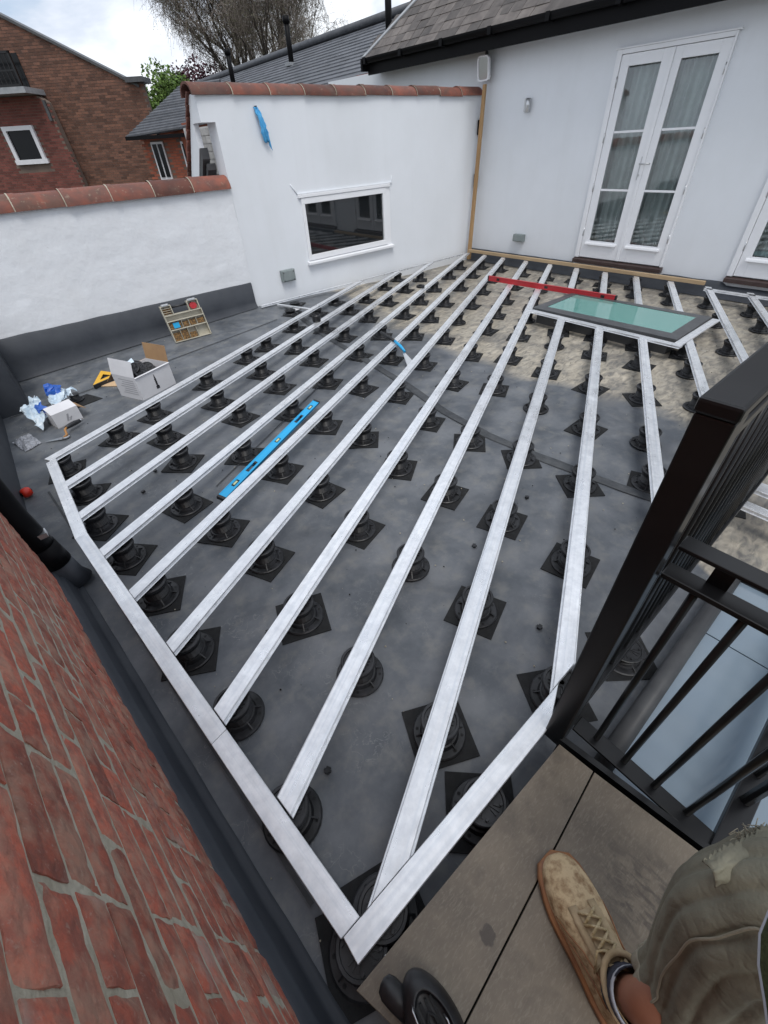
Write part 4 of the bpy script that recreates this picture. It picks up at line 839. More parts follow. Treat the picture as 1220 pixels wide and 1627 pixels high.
# roofing square
g = MB(); T0 = [(.561, 5.408), (.69, 5.16), (.399, 5.055)]
ctr2 = Vector((sum(p[0] for p in T0)/3, sum(p[1] for p in T0)/3))
inn = [tuple(ctr2+(Vector(p)-ctr2)*.42) for p in T0]
zt = .05
g.add([P3(*p, zt) for p in T0]+[P3(*p, zt) for p in inn]+[P3(*p, zt-.006) for p in T0]+[P3(*p, zt-.006) for p in inn], [(i, (i+1) % 3, 3+(i+1) % 3, 3+i) for i in range(3)]+[(6+i, 9+i, 9+(i+1) % 3, 6+(i+1) % 3) for i in range(3)]+[(i, 6+i, 6+(i+1) % 3, (i+1) % 3) for i in range(3)]+[(3+i, 3+(i+1) % 3, 9+(i+1) % 3, 9+i) for i in range(3)])
t = thing('roofing_square', 'yellow triangular carpenter square leaning beside the larger cardboard box', 'square', (.5, 5.2, 0)); put('blade', g, 'yellow', t)
g = MB(); a_, b_2 = Vector((.399, 5.055, 0)), Vector((.69, 5.16, 0)); dd_ = (b_2-a_).normalized(); nn_ = Vector((dd_.y, -dd_.x, 0))*.02
g.hexa([a_+Vector((0, 0, .012)), a_+nn_+Vector((0, 0, .012)), b_2+nn_+Vector((0, 0, .012)), b_2+Vector((0, 0, .012)), a_+Vector((0, 0, .05)), a_+nn_+Vector((0, 0, .05)), b_2+nn_+Vector((0, 0, .05)), b_2+Vector((0, 0, .05))]); put('fence', g, 'black_plastic', t)
m_ = [tuple(Vector(T0[0])*.25+Vector(T0[2])*.3+Vector(T0[1])*.45), ]
# small box with plastic bags
t, c, r, l, o4, u = card_box('cardboard_box', 'smaller open white cardboard box with blue and white plastic bags', (-.052, 4.405, .0), (.159, 4.459, .0), (-.10, 4.60, 0), .125, 0)
nl = (l-c).normalized(); nr = (r-c).normalized(); n_ = nr.cross(Vector((0, 0, 1))); n_ = -n_ if n_.dot(nl) > 0 else n_
flap(t, c+u, r+u, nl*.11+Vector((0, 0, .035)), mats=('white_card', 'white_card')); flap(t, o4+u, r+u, nr*.06-Vector((0, 0, .05)), mats=('cardboard', 'cardboard'))
g = MB(); cx_, cz_ = .12, .062
for (s0, z0, s1, z1, ww) in ((-.02, -.03, .0, .03, .008), (.0, -.03, .02, .0, .006), (-.02, .0, .02, -.012, .005)):
    g.add([onface(cx_+s0-ww, cz_+z0), onface(cx_+s0+ww, cz_+z0), onface(cx_+s1+ww, cz_+z1), onface(cx_+s1-ww, cz_+z1)], [(0, 1, 2, 3)])
put('printed_symbol', g, 'ink_grey', t)
def crumple(name, pts, th, mats, label, cat, n=14, seed=0, amp=.03, blue=None):
    """crumpled sheet over a four-corner patch in space"""
    A, B, D_, E_ = [Vector(p) for p in pts]; g = MB(); vs = []
    for j in range(n):
        for i in range(n):
            u_, v_ = i/(n-1), j/(n-1); p = A*(1-u_)*(1-v_)+B*u_*(1-v_)+D_*u_*v_+E_*(1-u_)*v_
            p += Vector((noise.noise(Vector((u_*4, v_*4, seed))), noise.noise(Vector((u_*4, v_*4, seed+5))), noise.noise(Vector((u_*5, v_*5, seed+9)))+.6*math.sin(u_*3.1)*math.sin(v_*3.1)))*amp
            p += Vector((0, 0, abs(noise.noise(Vector((u_*11, v_*11, seed+3)))))) * amp*.6
            vs.append(p)
    fs = [(j*n+i, j*n+i+1, (j+1)*n+i+1, (j+1)*n+i) for j in range(n-1) for i in range(n-1)]
    base = len(g.v); g.v += vs
    for f in fs:
        i, j = f[0] % n, f[0]//n; g.f.append(list(f)); g.m.append(1 if blue and blue(i/n, j/n) else 0); g.s.append(False); g.t.append(0)
    o = put(name, g, mats, label=label, cat=cat); md = o.modifiers.new('s', 'SOLIDIFY'); md.thickness = th; return o
crumple('plastic_bag', [(-.16, 4.46, .02), (-.04, 4.50, .14), (-.08, 4.72, .22), (-.24, 4.68, .14)], .003, ['bag_white', 'bag_blue'], 'crumpled white and blue plastic bag drooping left of the smaller box', 'plastic bag', amp=.05, seed=2, blue=lambda u_, v_: .45 < u_ < .95 and .05 < v_ < .5)
crumple('plastic_bag', [(.0, 4.58, .13), (.13, 4.62, .15), (.24, 4.80, .14), (.02, 4.80, .26)], .003, ['bag_white', 'bag_blue'], 'crumpled blue and white plastic bag standing up behind the smaller box', 'plastic bag', amp=.05, seed=8, blue=lambda u_, v_: v_ > .3 and u_ < .55)
put('rubber_pad', MB().prism([(.166, 4.72), (.40, 4.76), (.31, 4.99), (.09, 4.94)], .004, .010), 'rubber', label='loose square black rubber pad lying behind the smaller cardboard box', cat='rubber pad')
g = thing('loose_pedestal', 'single black pedestal standing on the loose pad behind the smaller box', 'pedestal', (.2, 4.90, .012), 0); g.scale = (.55, .55, .7)
for nm, me in (('base', base_me), ('threaded_column', col_me)): o = bpy.data.objects.new(nm, me); C.objects.link(o); o.parent = g
crumple('plastic_bag', [(-.335, 4.16, .006), (-.21, 4.23, .008), (-.26, 4.50, .006), (-.395, 4.43, .008)], .003, ['bag_clear'], 'clear crumpled plastic bag of screws next to the trowel', 'plastic bag', amp=.018, seed=12)
# trowel
t = thing('trowel', 'pointing trowel with black and brown handle lying by the clear bag', 'trowel', (0, 4.25, 0))
put('blade', MB().slab([(-.21, 4.22, .012), (-.05, 4.135, .014), (-.035, 4.165, .014), (-.04, 4.185, .014)], .002), 'steel', t)
put('neck', MB().tube([(-.05, 4.16, .016), (-.02, 4.17, .03), (-.015, 4.22, .05), (.01, 4.26, .055)], .009, 8), 'wood_handle', t)
put('ferrule', MB().lathe([(.022, .010), (.03, .012), (.03, .02), (.022, .022)], 14, cx=-.035, cy=4.165), 'steel', t)
put('handle', MB().tube([(.0, 4.25, .052), (.03, 4.275, .05), (.08, 4.31, .045), (.12, 4.335, .04)], [.014, .019, .02, .015], 12), 'black_plastic', t)
put('pommel', MB().tube([(.118, 4.334, .04), (.135, 4.343, .039)], .013, 10), 'steel', t)
# red chalk reel
t = thing('chalk_reel', 'small bright red reel on the membrane near the drainpipe', 'reel', (-.41, 3.44, 0))
put('reel_body', MB().tube([(-.44, 3.43, .04), (-.425, 3.435, .04), (-.40, 3.445, .04), (-.385, 3.45, .04)], [.026, .034, .034, .026], 14), 'red_plastic', t)
put('hub', MB().tube([(-.446, 3.427, .04), (-.38, 3.453, .04)], .013, 10), 'black_plastic', t)
# organiser case leaning on the upstand
a_, b_2 = Vector((1.451, 5.60, .06)), Vector((1.89, 5.56, .07)); ex = (b_2-a_).normalized(); upv = Vector((-.02, .07, .40)).normalized(); nrm = ex.cross(upv).normalized()
if nrm.y > 0: nrm = -nrm
t = thing('organiser_case', 'clear screw organiser case with carry handle leaning on the dark upstand', 'organiser case', tuple(a_))
Wd, Hh = .44, .40
def cp(s, v, o): return a_+ex*s+upv*v+nrm*o
def cbox(mb, s0, s1, v0, v1, o0, o1, mi=0): return mb.hexa([cp(s0, v0, o0), cp(s1, v0, o0), cp(s1, v0, o1), cp(s0, v0, o1), cp(s0, v1, o0), cp(s1, v1, o0), cp(s1, v1, o1), cp(s0, v1, o1)], mi)
g = MB(); cbox(g, 0, Wd, 0, .30, -.03, -.024); cbox(g, .0, .12, .30, .40, -.03, -.024); cbox(g, .30, .43, .30, .40, -.03, -.024); put('back_shell', g, 'case_plastic', t)
g = MB()
for v in (0, .13, .225, .288): cbox(g, 0, Wd, v, v+.010, -.024, .03)
for s in (0, .43): cbox(g, s, s+.01, .01, .29, -.0239, .031)
for s, v0, v1 in ((0, .298, .39), (.11, .298, .39), (.30, .298, .39), (.42, .298, .39)): cbox(g, s, s+.01, v0, v1, -.0238, .03)
cbox(g, 0, .12, .39, .40, -.0235, .03); cbox(g, .30, .43, .39, .40, -.0235, .03)
for s in (.10, .19, .29): cbox(g, s, s+.005, .01, .13, -.0236, .025)
for s in (.16, .24, .33): cbox(g, s, s+.005, .14, .225, -.0234, .025)
for k in range(4): cbox(g, .012, .109, .30+k*.022, .304+k*.022, -.0233, .026)
put('divider_frame', g, 'case_plastic', t, bevel=.002)
for (s0, s1, v0, v1) in ((.015, .095, .012, .10), (.11, .185, .012, .11), (.20, .28, .012, .07), (.02, .15, .145, .215), (.17, .235, .145, .2), (.25, .32, .145, .205), (.34, .42, .145, .2), (.015, .105, .30, .37)): put('screws', cbox(MB(), s0, s1, v0, v1, -.0225, .005), 'screws', t)
g = MB(); cbox(g, .06, .13, .15, .21, .006, .012); put('blue_sachet', g, 'cyan_level', t)
g = MB(); M_ = [cp(.365+.042*math.cos(2*math.pi*k/16), .34+.036*math.sin(2*math.pi*k/16), o_) for o_ in (-.02, .012) for k in range(16)]; g.add(M_, [tuple(range(16, 32)), tuple(range(16))[::-1]]+[(k, (k+1) % 16, 16+(k+1) % 16, 16+k) for k in range(16)]); put('red_tape_roll', g, 'red_level', t)
g = MB(); g.tube([cp(.12, .37, 0), cp(.30, .37, 0)], .012, 10); put('carry_handle', g, 'black_plastic', t)
g = MB(); cbox(g, .02, .10, .395, .415, -.02, .034); cbox(g, .32, .41, .395, .415, -.02, .034); put('latch', g, 'steel', t, bevel=.003)
# blue level
def lvl(a, b, wv, th, name, label, m, z0, slots):
    a = Vector(a); b = Vector(b); L = (b-a).length; e_ = (b-a)/L; wv = Vector(wv); n = e_.cross(wv).normalized(); n = n if n.z > 0 else -n
    t = thing(name, label, 'spirit level', tuple(a)); W_ = wv.length; wn_ = wv/W_
    def q(s, v, o): return a+e_*s+wn_*v+n*o
    def bx(mb, s0, s1, v0, v1, o0, o1): return mb.hexa([q(s0, v0, o0), q(s1, v0, o0), q(s1, v1, o0), q(s0, v1, o0), q(s0, v0, o1), q(s1, v0, o1), q(s1, v1, o1), q(s0, v1, o1)])
    g = MB(); edges = sorted(slots); pos = 0
    rail = .006
    bx(g, .02, L-.02, 0, rail, -th*.1, th*1.1); bx(g, .02, L-.02, W_-rail, W_, -th*.1, th*1.1)
    for s0, s1, kind in edges: bx(g, pos+.02 if pos == 0 else pos, s0, rail, W_-rail, 0, th); pos = s1
    bx(g, pos, L-.02, rail, W_-rail, 0, th)
    for s0, s1, kind in edges: bx(g, s0, s1, rail, rail+.009, 0, th); bx(g, s0, s1, W_-rail-.009, W_-rail, 0, th)
    put('beam', g, m, t)
    g = MB(); bx(g, 0, .02, 0, W_, -.001, th+.004); bx(g, L-.02, L, 0, W_, -.001, th+.004); put('end_cap', g, 'black_plastic', t)
    for s0, s1, kind in edges:
        if kind != 'hole': g = MB(); bx(g, s0, s1, rail+.0095, W_-rail-.0095, .002, th-.002); put('vial_housing', g, 'black_plastic', t)
        else:
            for u0, u1 in ((s0, s0+.02), (s1-.02, s1)): g = MB(); bx(g, u0, u1, rail+.0095, W_-rail-.0095, 0, th); put('grip', g, 'black_plastic', t)
    for s0, s1, kind in edges:
        if kind == 'vial': g = MB(); bx(g, (s0+s1)/2-.02, (s0+s1)/2+.02, W_/2-.006, W_/2+.006, th-.002, th+.002); put('vial', g, 'vial', t)
    return t
lvl((.551, 2.335, .052), (1.745, 2.985, .075), (-.026, .044, .016), .020, 'spirit_level', 'long bright blue spirit level lying between two joists', 'cyan_level', .05, [(.13, .20, 'vial'), (.30, .42, 'hole'), (.68, .74, 'vial'), (.98, 1.10, 'hole'), (1.20, 1.27, 'vial')])
lvl((5.60, 4.27, .157), (5.71, 2.42, .157), (0, 0, .062), .024, 'spirit_level', 'long dark red spirit level standing on the joists behind the skylight', 'red_level', .157, [(.15, .2, 'vial'), (.9, .95, 'vial'), (1.66, 1.71, 'vial')])
# trowel with blue handle, loose pucks, shim
t = thing('scraper', 'slim scraper with black and blue handle lying across a joist', 'scraper', (3.0, 3.4, .16))
put('handle', MB().tube([(3.09, 3.73, .175), (3.05, 3.55, .17), (3.02, 3.42, .168)], [.014, .018, .013], 10), 'black_plastic', t)
put('grip', MB().tube([(3.02, 3.42, .168), (2.99, 3.30, .15), (2.975, 3.22, .12)], [.014, .016, .012], 10), 'cyan_level', t)
put('blade', MB().slab([(2.98, 3.235, .115), (2.955, 3.235, .115), (2.89, 3.09, .02), (2.985, 3.06, .02)], .003), 'steel', t)
t = thing('spacer_drum', 'black upright pedestal head standing on the second joist from the window wall', 'spacer', (2.87, 4.66, .156)); put('drum', MB().lathe([(.045, .156), (.05, .17), (.05, .225), (.042, .235), (.04, .228), (.0001, .228)], 20, cx=2.87, cy=4.66), 'black_plastic', t)
put('thread', MB().lathe([(.036, .228), (.036, .25), (.03, .25), (.03, .23)], 18, cx=2.87, cy=4.66), 'black_plastic', t)
t = thing('plastic_puck', 'flat black pedestal cap lying on the fourth joist near the tall wall', 'plastic puck', (4.74, 4.78, .156)); put('cap', MB().lathe([(.055, .156), (.06, .16), (.06, .18), (.05, .185), (.048, .18), (.0001, .18)], 20, cx=4.74, cy=4.78), 'black_plastic', t); put('rim', MB().lathe([(.03, .1805), (.03, .19), (.024, .19), (.024, .1805)], 16, cx=4.74, cy=4.78), 'black_plastic', t)
put('plastic_shim', MB().prism([(3.03, 5.55), (3.15, 5.60), (3.17, 5.48), (3.04, 5.44)], .093, .099), 'white_card', label='small white square shim on the membrane beside the first joist', cat='shim')
# dropped clips scattered on the membrane
dd = [(1.43, 1.0), (1.24, .45), (.28, 1.3), (.2, 2.9), (.35, 3.1), (2.0, 1.05), (2.25, 2.1), (.45, .75), (2.9, 2.4), (.15, .62)]
cm = MB().box(-.012, .012, -.008, .008, 0, .012).box(-.004, .004, -.014, .014, .003, .009).mesh('fixing_clip', 'black_plastic')
names = ['left of the tenth joist near the seam', 'in front of the railing post', 'below the blue level', 'near the far left corner of the frame', 'right of the clear bag', 'left of the railing post near the seam', 'beyond the dark seam', 'in the second near bay', 'just short of the silt', 'near the front corner']
for (x, y), nm in zip(dd, names):
    o = bpy.data.objects.new('fixing_clip', cm); C.objects.link(o); o.location = (x, y, .006); o.rotation_euler = (0, 0, R.uniform(0, 3)); o['label'] = f'tiny dropped black clip on the membrane {nm}'; o['category'] = 'clip'; o['group'] = 'dropped black clips'
# ------------------------------------------------------------------ black tool at the feet
t = thing('power_tool', 'black rounded tool with wire hook standing on the paving at the bottom edge', 'tool', (.04, .0, .17))
ctr = Vector((.008, -.052, .17))
ax = (Vector((.16, .98, 0))).normalized(); ay = Vector((-ax.y, ax.x, 0))
def tl(a, b, z): return ctr+ax*a+ay*b+Vector((0, 0, z))
g = MB(); n = 36; rings = [(.0, .80), (.015, .93), (.05, 1.0), (.075, .98), (.095, .90), (.108, .78), (.115, .64), (.116, .60), (.113, .575), (.104, .56), (.102, .52), (.1025, .3)]
vs = []
for z, f in rings:
    for k in range(n):
        a = 2*math.pi*k/n; rx = .105*f; ry = .062*f*(1-.12*math.cos(a)); vs.append(tl(rx*math.cos(a), ry*math.sin(a), z))
g.add(vs, [(i*n+k, i*n+(k+1) % n, (i+1)*n+(k+1) % n, (i+1)*n+k) for i in range(len(rings)-1) for k in range(n)]+[tuple((len(rings)-1)*n+k for k in range(n))], 0, True)
put('body', g, 'black_plastic', t)
put('nose', MB().tube([tl(.05, .03, .05), tl(.085, .05, .055), tl(.105, .058, .058), tl(.118, .062, .06), tl(.123, .064, .06)], [.03, .027, .026, .020, .008], 18), 'black_plastic', t)
put('wire_clip', MB().tube([tl(.052, .024, .112), tl(.045, .028, .126), tl(.01, .030, .128), tl(.0, .028, .112)], .0022, 8), 'steel', t)
put('wire_clip', MB().tube([tl(.005, -.028, .112), tl(-.005, -.030, .124), tl(-.05, -.026, .122)], .0022, 8), 'steel', t)
g = MB()
for q_, w_ in ((-.018, .003), (-.006, .003), (.008, .004), (.02, .003)): g.hexa([tl(.045, q_-w_, .1), tl(-.06, q_-w_, .1), tl(-.06, q_+w_, .1), tl(.045, q_+w_, .1), tl(.045, q_-w_, .110), tl(-.06, q_-w_, .110), tl(-.06, q_+w_, .110), tl(.045, q_+w_, .110)])
g.tube([tl(-.03, -.01, .110), tl(.015, -.009, .113), tl(.025, 0, .114), tl(.015, .009, .113), tl(-.03, .01, .110)], .0035, 8); put('ridge', g, 'rubber', t)
# ------------------------------------------------------------------ person: leg, boot, trousers
pr = thing('person', 'person in khaki work trousers and scuffed tan boot, only one leg in view', 'person', (.40, -.29, .17))
bu = Vector((-.46, -.888, 0)).normalized(); bs = Vector((-bu.y, bu.x, 0))   # bu toe->heel, bs to the right side in plan
toe = Vector((.492, -.052, .17))
if bs.x > 0: bs = bs
def bp_(s, x, z): return toe+bu*s*1.22+bs*x*1.2+Vector((0, 0, z*1.12))
# sections: s along the foot, half width, height of upper, lateral shift
sec = [(.000, .012, .030, .0), (.012, .034, .046, 0), (.035, .047, .060, .0), (.07, .055, .070, .001), (.10, .0565, .080, .002), (.135, .052, .094, .002), (.17, .046, .110, .001), (.20, .043, .126, 0), (.225, .042, .137, 0)]
g = MB(); n = 20; vs = []
for s, hw, h, sh in sec:
    for k in range(n):
        a = math.pi*(k/(n-1)); cx2 = math.cos(a); sx2 = math.sin(a)
        x = sh+hw*(abs(cx2)**.8)*(1 if cx2 > 0 else -1); z = .022+(h-.022)*(sx2**.75)
        z += .0015*noise.noise(Vector((s*60, a*3, 1)))+(.002*math.sin(s*170) if .09 < s < .2 and .7 < a < 2.4 else 0)
        vs.append(bp_(s, x, z))
g.grid(vs, n, len(sec))
# heel counter and collar
vs = []; m2 = 9
hl = [(.022, 1.0, .0), (.05, 1.02, 0), (.08, .96, 0), (.105, .90, .0), (.125, .88, .0), (.137, .90, 0)]
for z, f, q in hl:
    for k in range(19):
        a = -math.pi/2+math.pi*k/18; x = math.sin(a)*.042*f; s = .215+math.cos(a)*.075*f; vs.append(bp_(s, x, z))
    for k in range(1, 3): pass
g.grid(vs, 19, len(hl))
vs = []
for z, f, q in hl[1:]:
    for k in range(7):
        pass
boot = put('boot', g, 'leather_dirty', pr)
md = boot.modifiers.new('s', 'SOLIDIFY'); md.thickness = .004; md.offset = -1
md = boot.modifiers.new('ss', 'SUBSURF'); md.levels = 1; md.render_levels = 1
def outline(ex_, z):
    P = []
    for s, hw, h, sh in [(-.006, .006, 0, 0)]+sec[1:]:
        P.append((s, sh+hw+ex_))
    return P
L_ = [(-.006-.002, 0)]+[(s-.004 if s < .05 else s, hw+.006) for s, hw, h, sh in sec[1:]]+[(.25, .044), (.285, .034), (.298, .0)]
ring = [bp_(s, x, 0) for s, x in L_]+[bp_(s, -x, 0) for s, x in L_[-2:0:-1]]
n = len(ring); g = MB(); lv = [(0, .97), (.008, 1.0), (.020, 1.0), (.026, .97)]; cc = bp_(.14, 0, 0); vs = []
for z, f in lv: vs += [cc+(p-cc)*f+Vector((0, 0, z)) for p in ring]
g.add(vs, [(i*n+k, i*n+(k+1) % n, (i+1)*n+(k+1) % n, (i+1)*n+k) for i in range(3) for k in range(n)]+[tuple(3*n+k for k in range(n)), tuple(range(n))[::-1]], 0, True)
put('sole', g, 'sole', boot)
# stitched toe cap edge
put('toe_stitching', MB().tube([bp_(.085+.012*math.cos(a*1.0)-.02*abs(math.sin(a)), math.sin(a)*.050, .071-.030*abs(math.sin(a))**2) for a in [-1.35+2.7*k/16 for k in range(17)]], .0016, 6), 'sole', boot)
for sgn in (-1, 1):
    put('side_seam', MB().tube([bp_(.10, sgn*.055, .045), bp_(.13, sgn*.050, .068), bp_(.16, sgn*.040, .088), bp_(.19, sgn*.036, .104), bp_(.215, sgn*.038, .118)], .0018, 6), 'sole', boot)
    put('side_seam', MB().tube([bp_(.12, sgn*.0545, .040), bp_(.16, sgn*.047, .060), bp_(.20, sgn*.043, .080), bp_(.235, sgn*.043, .095)], .0018, 6), 'sole', boot)
# overlays, tongue, laces
g = MB(); vs = []
for i in range(9):
    s = .105+.115*i/8; h = .080+(.137-.080)*i/8
    for k in range(5):
        x = (-.5+k/4)*.034; vs.append(bp_(s, x, h+.006-abs(x)*.15+.002*math.sin(i*1.7)))
g.grid(vs, 5, 9); put('tongue', g, 'leather', boot)
for sgn in (-1, 1):
    g = MB(); vs = []
    for i in range(9):
        s = .095+.125*i/8; h = .079+(.131-.079)*i/8
        for k in range(4):
            x = sgn*(.013+.018*k/3); vs.append(bp_(s, x, h+.006-.30*abs(x)*1.4+.001*math.sin(i*2.1+k)))
    g.grid(vs, 4, 9); o = put('eyestay', g, 'leather', boot); md = o.modifiers.new('s', 'SOLIDIFY'); md.thickness = .003
for i in range(6):
    s = .108+i*.019; h = .092+.009*i
    for sgn in (-1, 1):
        put('lace', MB().tube([bp_(s, -sgn*.019, h-.002), bp_(s+.006, -sgn*.006, h+.009), bp_(s+.013, sgn*.008, h+.012), bp_(s+.019, sgn*.020, h+.006)], .0034, 7), 'lace', boot)
for i in range(6):
    for sgn in (-1, 1): put('eyelet', MB().lathe([(.004, 0), (.0045, .002), (.002, .002)], 8, cx=0, cy=0), 'steel', boot).location = bp_(.108+i*.019, sgn*.021, .092+.009*i-.001)-OFF[pr.name]
put('lace_bow', MB().tube([bp_(.17, .0, .125), bp_(.178, .02, .134), bp_(.205, .034, .118), bp_(.235, .036, .085), bp_(.22, .042, .07)], .003, 7), 'lace', boot)
put('lace_bow', MB().tube([bp_(.17, .0, .125), bp_(.165, -.025, .13), bp_(.19, -.040, .105), bp_(.18, -.02, .122)], .003, 7), 'lace', boot)
ank = bp_(.232, .0, .0)
# body: one continuous leg, foot to hip
leg = [(bp_(.10, 0, .040), .018), (bp_(.15, 0, .055), .024), (bp_(.215, 0, .085), .038), (bp_(.235, 0, .14), .043), (bp_(.24, -.002, .19), .046), (Vector((.425, -.345, .46)), .050), (Vector((.455, -.335, .54)), .056), (Vector((.484, -.31, .66)), .062), (Vector((.53, -.33, .78)), .068), (Vector((.56, -.42, .9)), .08), (Vector((.54, -.56, 1.0)), .095)]
me = bpy.data.meshes.new('body'); off = OFF[pr.name]; me.from_pydata([tuple(p-off) for p, r in leg], [(i, i+1) for i in range(len(leg)-1)], []); me.materials.append(MATS['skin'])
ob = bpy.data.objects.new('body', me); C.objects.link(ob); ob.parent = pr
sk_ = ob.modifiers.new('skin', 'SKIN'); 
for i, (p, r) in enumerate(leg): me.skin_vertices[0].data[i].radius = (r, r)
me.skin_vertices[0].data[len(leg)-1].use_root = True
sk_.use_smooth_shade = True; ob.modifiers.new('sub', 'SUBSURF').render_levels = 2
# sock
def ringtube(pts, rs, n, fold=0, seed=0, el=1.0, fn=None):
    P = [Vector(p) for p in pts]; vs = []; ref = Vector((1, 0, 0))
    for i, p in enumerate(P):
        d = (P[min(i+1, len(P)-1)]-P[max(i-1, 0)]).normalized(); a = (ref-d*ref.dot(d)).normalized(); b2 = d.cross(a); ref = a
        for k in range(n):
            t_ = 2*math.pi*k/n
            r = rs[i]*(1+fold*(noise.noise(Vector((math.cos(t_)*2.2+seed, math.sin(t_)*2.2, i*.16)))+.55*noise.noise(Vector((math.cos(t_)*6+seed, math.sin(t_)*6, i*.45)))))
            if fn: r = rs[i]*fn(t_, i/max(1, len(P)-1))
            vs.append(p+(a*math.cos(t_)*el+b2*math.sin(t_))*r)
    return vs, [(i*n+k, i*n+(k+1) % n, (i+1)*n+(k+1) % n, (i+1)*n+k) for i in range(len(P)-1) for k in range(n)]
g = MB(); v_, f_ = ringtube([bp_(.225, 0, .10), bp_(.23, 0, .13), bp_(.236, 0, .155)], [.052, .054, .055], 24); g.add(v_, f_, 0, True)
o = put('sock', g, 'sock', pr); md = o.modifiers.new('s', 'SOLIDIFY'); md.thickness = .004
g = MB(); v_, f_ = ringtube([bp_(.236, 0, .154), bp_(.2365, 0, .163)], [.0555, .055], 24); g.add(v_, f_, 0, True); o = put('sock_band', g, 'sock_white', pr); md = o.modifiers.new('s', 'SOLIDIFY'); md.thickness = .004
# collar of the boot
g = MB(); v_ = []
for k in range(24):
    t_ = 2*math.pi*k/24; pass
g.tube([bp_(.228+math.cos(2*math.pi*k/24)*.054, math.sin(2*math.pi*k/24)*.044, .134-.006*math.cos(2*math.pi*k/24)) for k in range(25)], .007, 8, caps=False); put('collar', g, 'leather', boot)
# trousers
path = [Vector((.415, -.345, .385)), Vector((.435, -.345, .46)), Vector((.46, -.325, .56)), Vector((.49, -.305, .68)), Vector((.535, -.335, .79)), Vector((.56, -.42, .90)), Vector((.555, -.56, 1.0)), Vector((.53, -.75, 1.05))]
def cloth_r(t_, f):
    # creases: long folds running down the leg, gathered behind the knee
    w_ = math.sin(t_*6.5+1.6*math.sin(f*4)+0.5*noise.noise(Vector((f*3, math.cos(t_), math.sin(t_)))))
    fold = .085*(1-abs(w_))**1.5-.025
    g1 = .09*noise.noise(Vector((math.cos(t_)*1.6, math.sin(t_)*1.6, f*2.2)))
    g2 = .05*(1-abs(noise.noise(Vector((math.cos(t_)*2.6+4, math.sin(t_)*2.6, f*9))))*3)
    g3 = .018*noise.noise(Vector((math.cos(t_)*9, math.sin(t_)*9, f*22)))
    return 1+g1*.8-fold*1.15+g2*.18+g3
dense = []; rr_ = [.078, .082, .090, .098, .106, .115, .125, .14]; rd = []
for i in range(len(path)-1):
    for k in range(14): f = k/14; dense.append(path[i].lerp(path[i+1], f)); rd.append(rr_[i]*(1-f)+rr_[i+1]*f)
dense.append(path[-1]); rd.append(rr_[-1])
for _ in range(4): dense = [dense[0]]+[(dense[i-1]+dense[i]*2+dense[i+1])/4 for i in range(1, len(dense)-1)]+[dense[-1]]
g = MB(); v_, f_ = ringtube(dense, rd, 120, .11, 3, fn=cloth_r); g.add(v_, f_, 0, True)
tro = put('trousers', g, 'khaki', pr); md = tro.modifiers.new('s', 'SOLIDIFY'); md.thickness = .003; tro.modifiers.new('ss', 'SUBSURF').render_levels = 1
NH = 5
g = MB(); v_, f_ = ringtube([dense[0]+(dense[0]-dense[1])*1.2]+dense[:NH], [rd[0]*1.03]+[rd[i]*1.025 for i in range(NH)], 120, .1, 3, fn=lambda t_, f: cloth_r(t_, f*NH/len(dense))+.008*math.sin(t_*5+1)); g.add(v_, f_, 0, True)
o = put('hem', g, 'khaki_light', tro); md = o.modifiers.new('s', 'SOLIDIFY'); md.thickness = .004
# side pocket flap with frayed edge, seam and hammer loop on the outside of the knee
def tpt(i, t_, k=1.0):
    P = dense; d = (P[min(i+1, len(P)-1)]-P[max(i-1, 0)]).normalized(); a = Vector((1, 0, 0)); a = (a-d*a.dot(d)).normalized(); b2 = d.cross(a)
    return P[i]+(a*math.cos(t_)+b2*math.sin(t_))*rd[i]*cloth_r(t_, i/(len(P)-1))*k
def patch(i0, i1, t0, t1, k, m, nm, n_=22, amp=.0, seed=0):
    g = MB(); vs = []
    for j in range(n_):
        for q in range(n_):
            i = int(round(i0+(i1-i0)*j/(n_-1))); t_ = t0+(t1-t0)*q/(n_-1); e_ = 1 if j in (0, n_-1) or q in (0, n_-1) else 0
            vs.append(tpt(i, t_+.02*noise.noise(Vector((j*.7, q*.3, seed))), k+.012*noise.noise(Vector((j*.35, q*.35, seed)))+amp*abs(noise.noise(Vector((j*.9, q*.9, seed+2)))) - (.012 if e_ else 0)))
    g.grid(vs, n_, n_); o = put(nm, g, m, tro); md = o.modifiers.new('s', 'SOLIDIFY'); md.thickness = .003; return o
def cloth_patch(nm, q4, m, amp, seed, n_=26):
    A, B, D_, E_ = [Vector(p) for p in q4]; g = MB(); vs = []
    for j in range(n_):
        for i in range(n_):
            u_, v_ = i/(n_-1), j/(n_-1); p = A*(1-u_)*(1-v_)+B*u_*(1-v_)+D_*u_*v_+E_*(1-u_)*v_
            p += Vector((0, 0, .016*math.sin(v_*3.14)))+Vector([noise.noise(Vector((u_*7, v_*4, seed+k*3))) for k in range(3)])*amp
            if j == 0 and i % 2: p += Vector((.003, .004, .004))
            vs.append(p)
    g.grid(vs, n_, n_); o = put(nm, g, m, tro); md = o.modifiers.new('s', 'SOLIDIFY'); md.thickness = .003; return o
cloth_patch('pocket_flap', [(.480, -.205, .800), (.60, -.255, .825), (.585, -.30, .830), (.462, -.232, .796)], 'khaki', .0045, 4)
for k in range(16):
    a0 = Vector((.497, -.205, .80)).lerp(Vector((.60, -.255, .815)), .55+k*.03)
    put('frayed_thread', MB().tube([a0, a0+Vector((R.uniform(-.008, .008), R.uniform(.002, .012), R.uniform(-.003, .01))), a0+Vector((R.uniform(-.014, .014), R.uniform(.004, .018), R.uniform(-.008, .012)))], .0008, 5), 'khaki_light', tro)
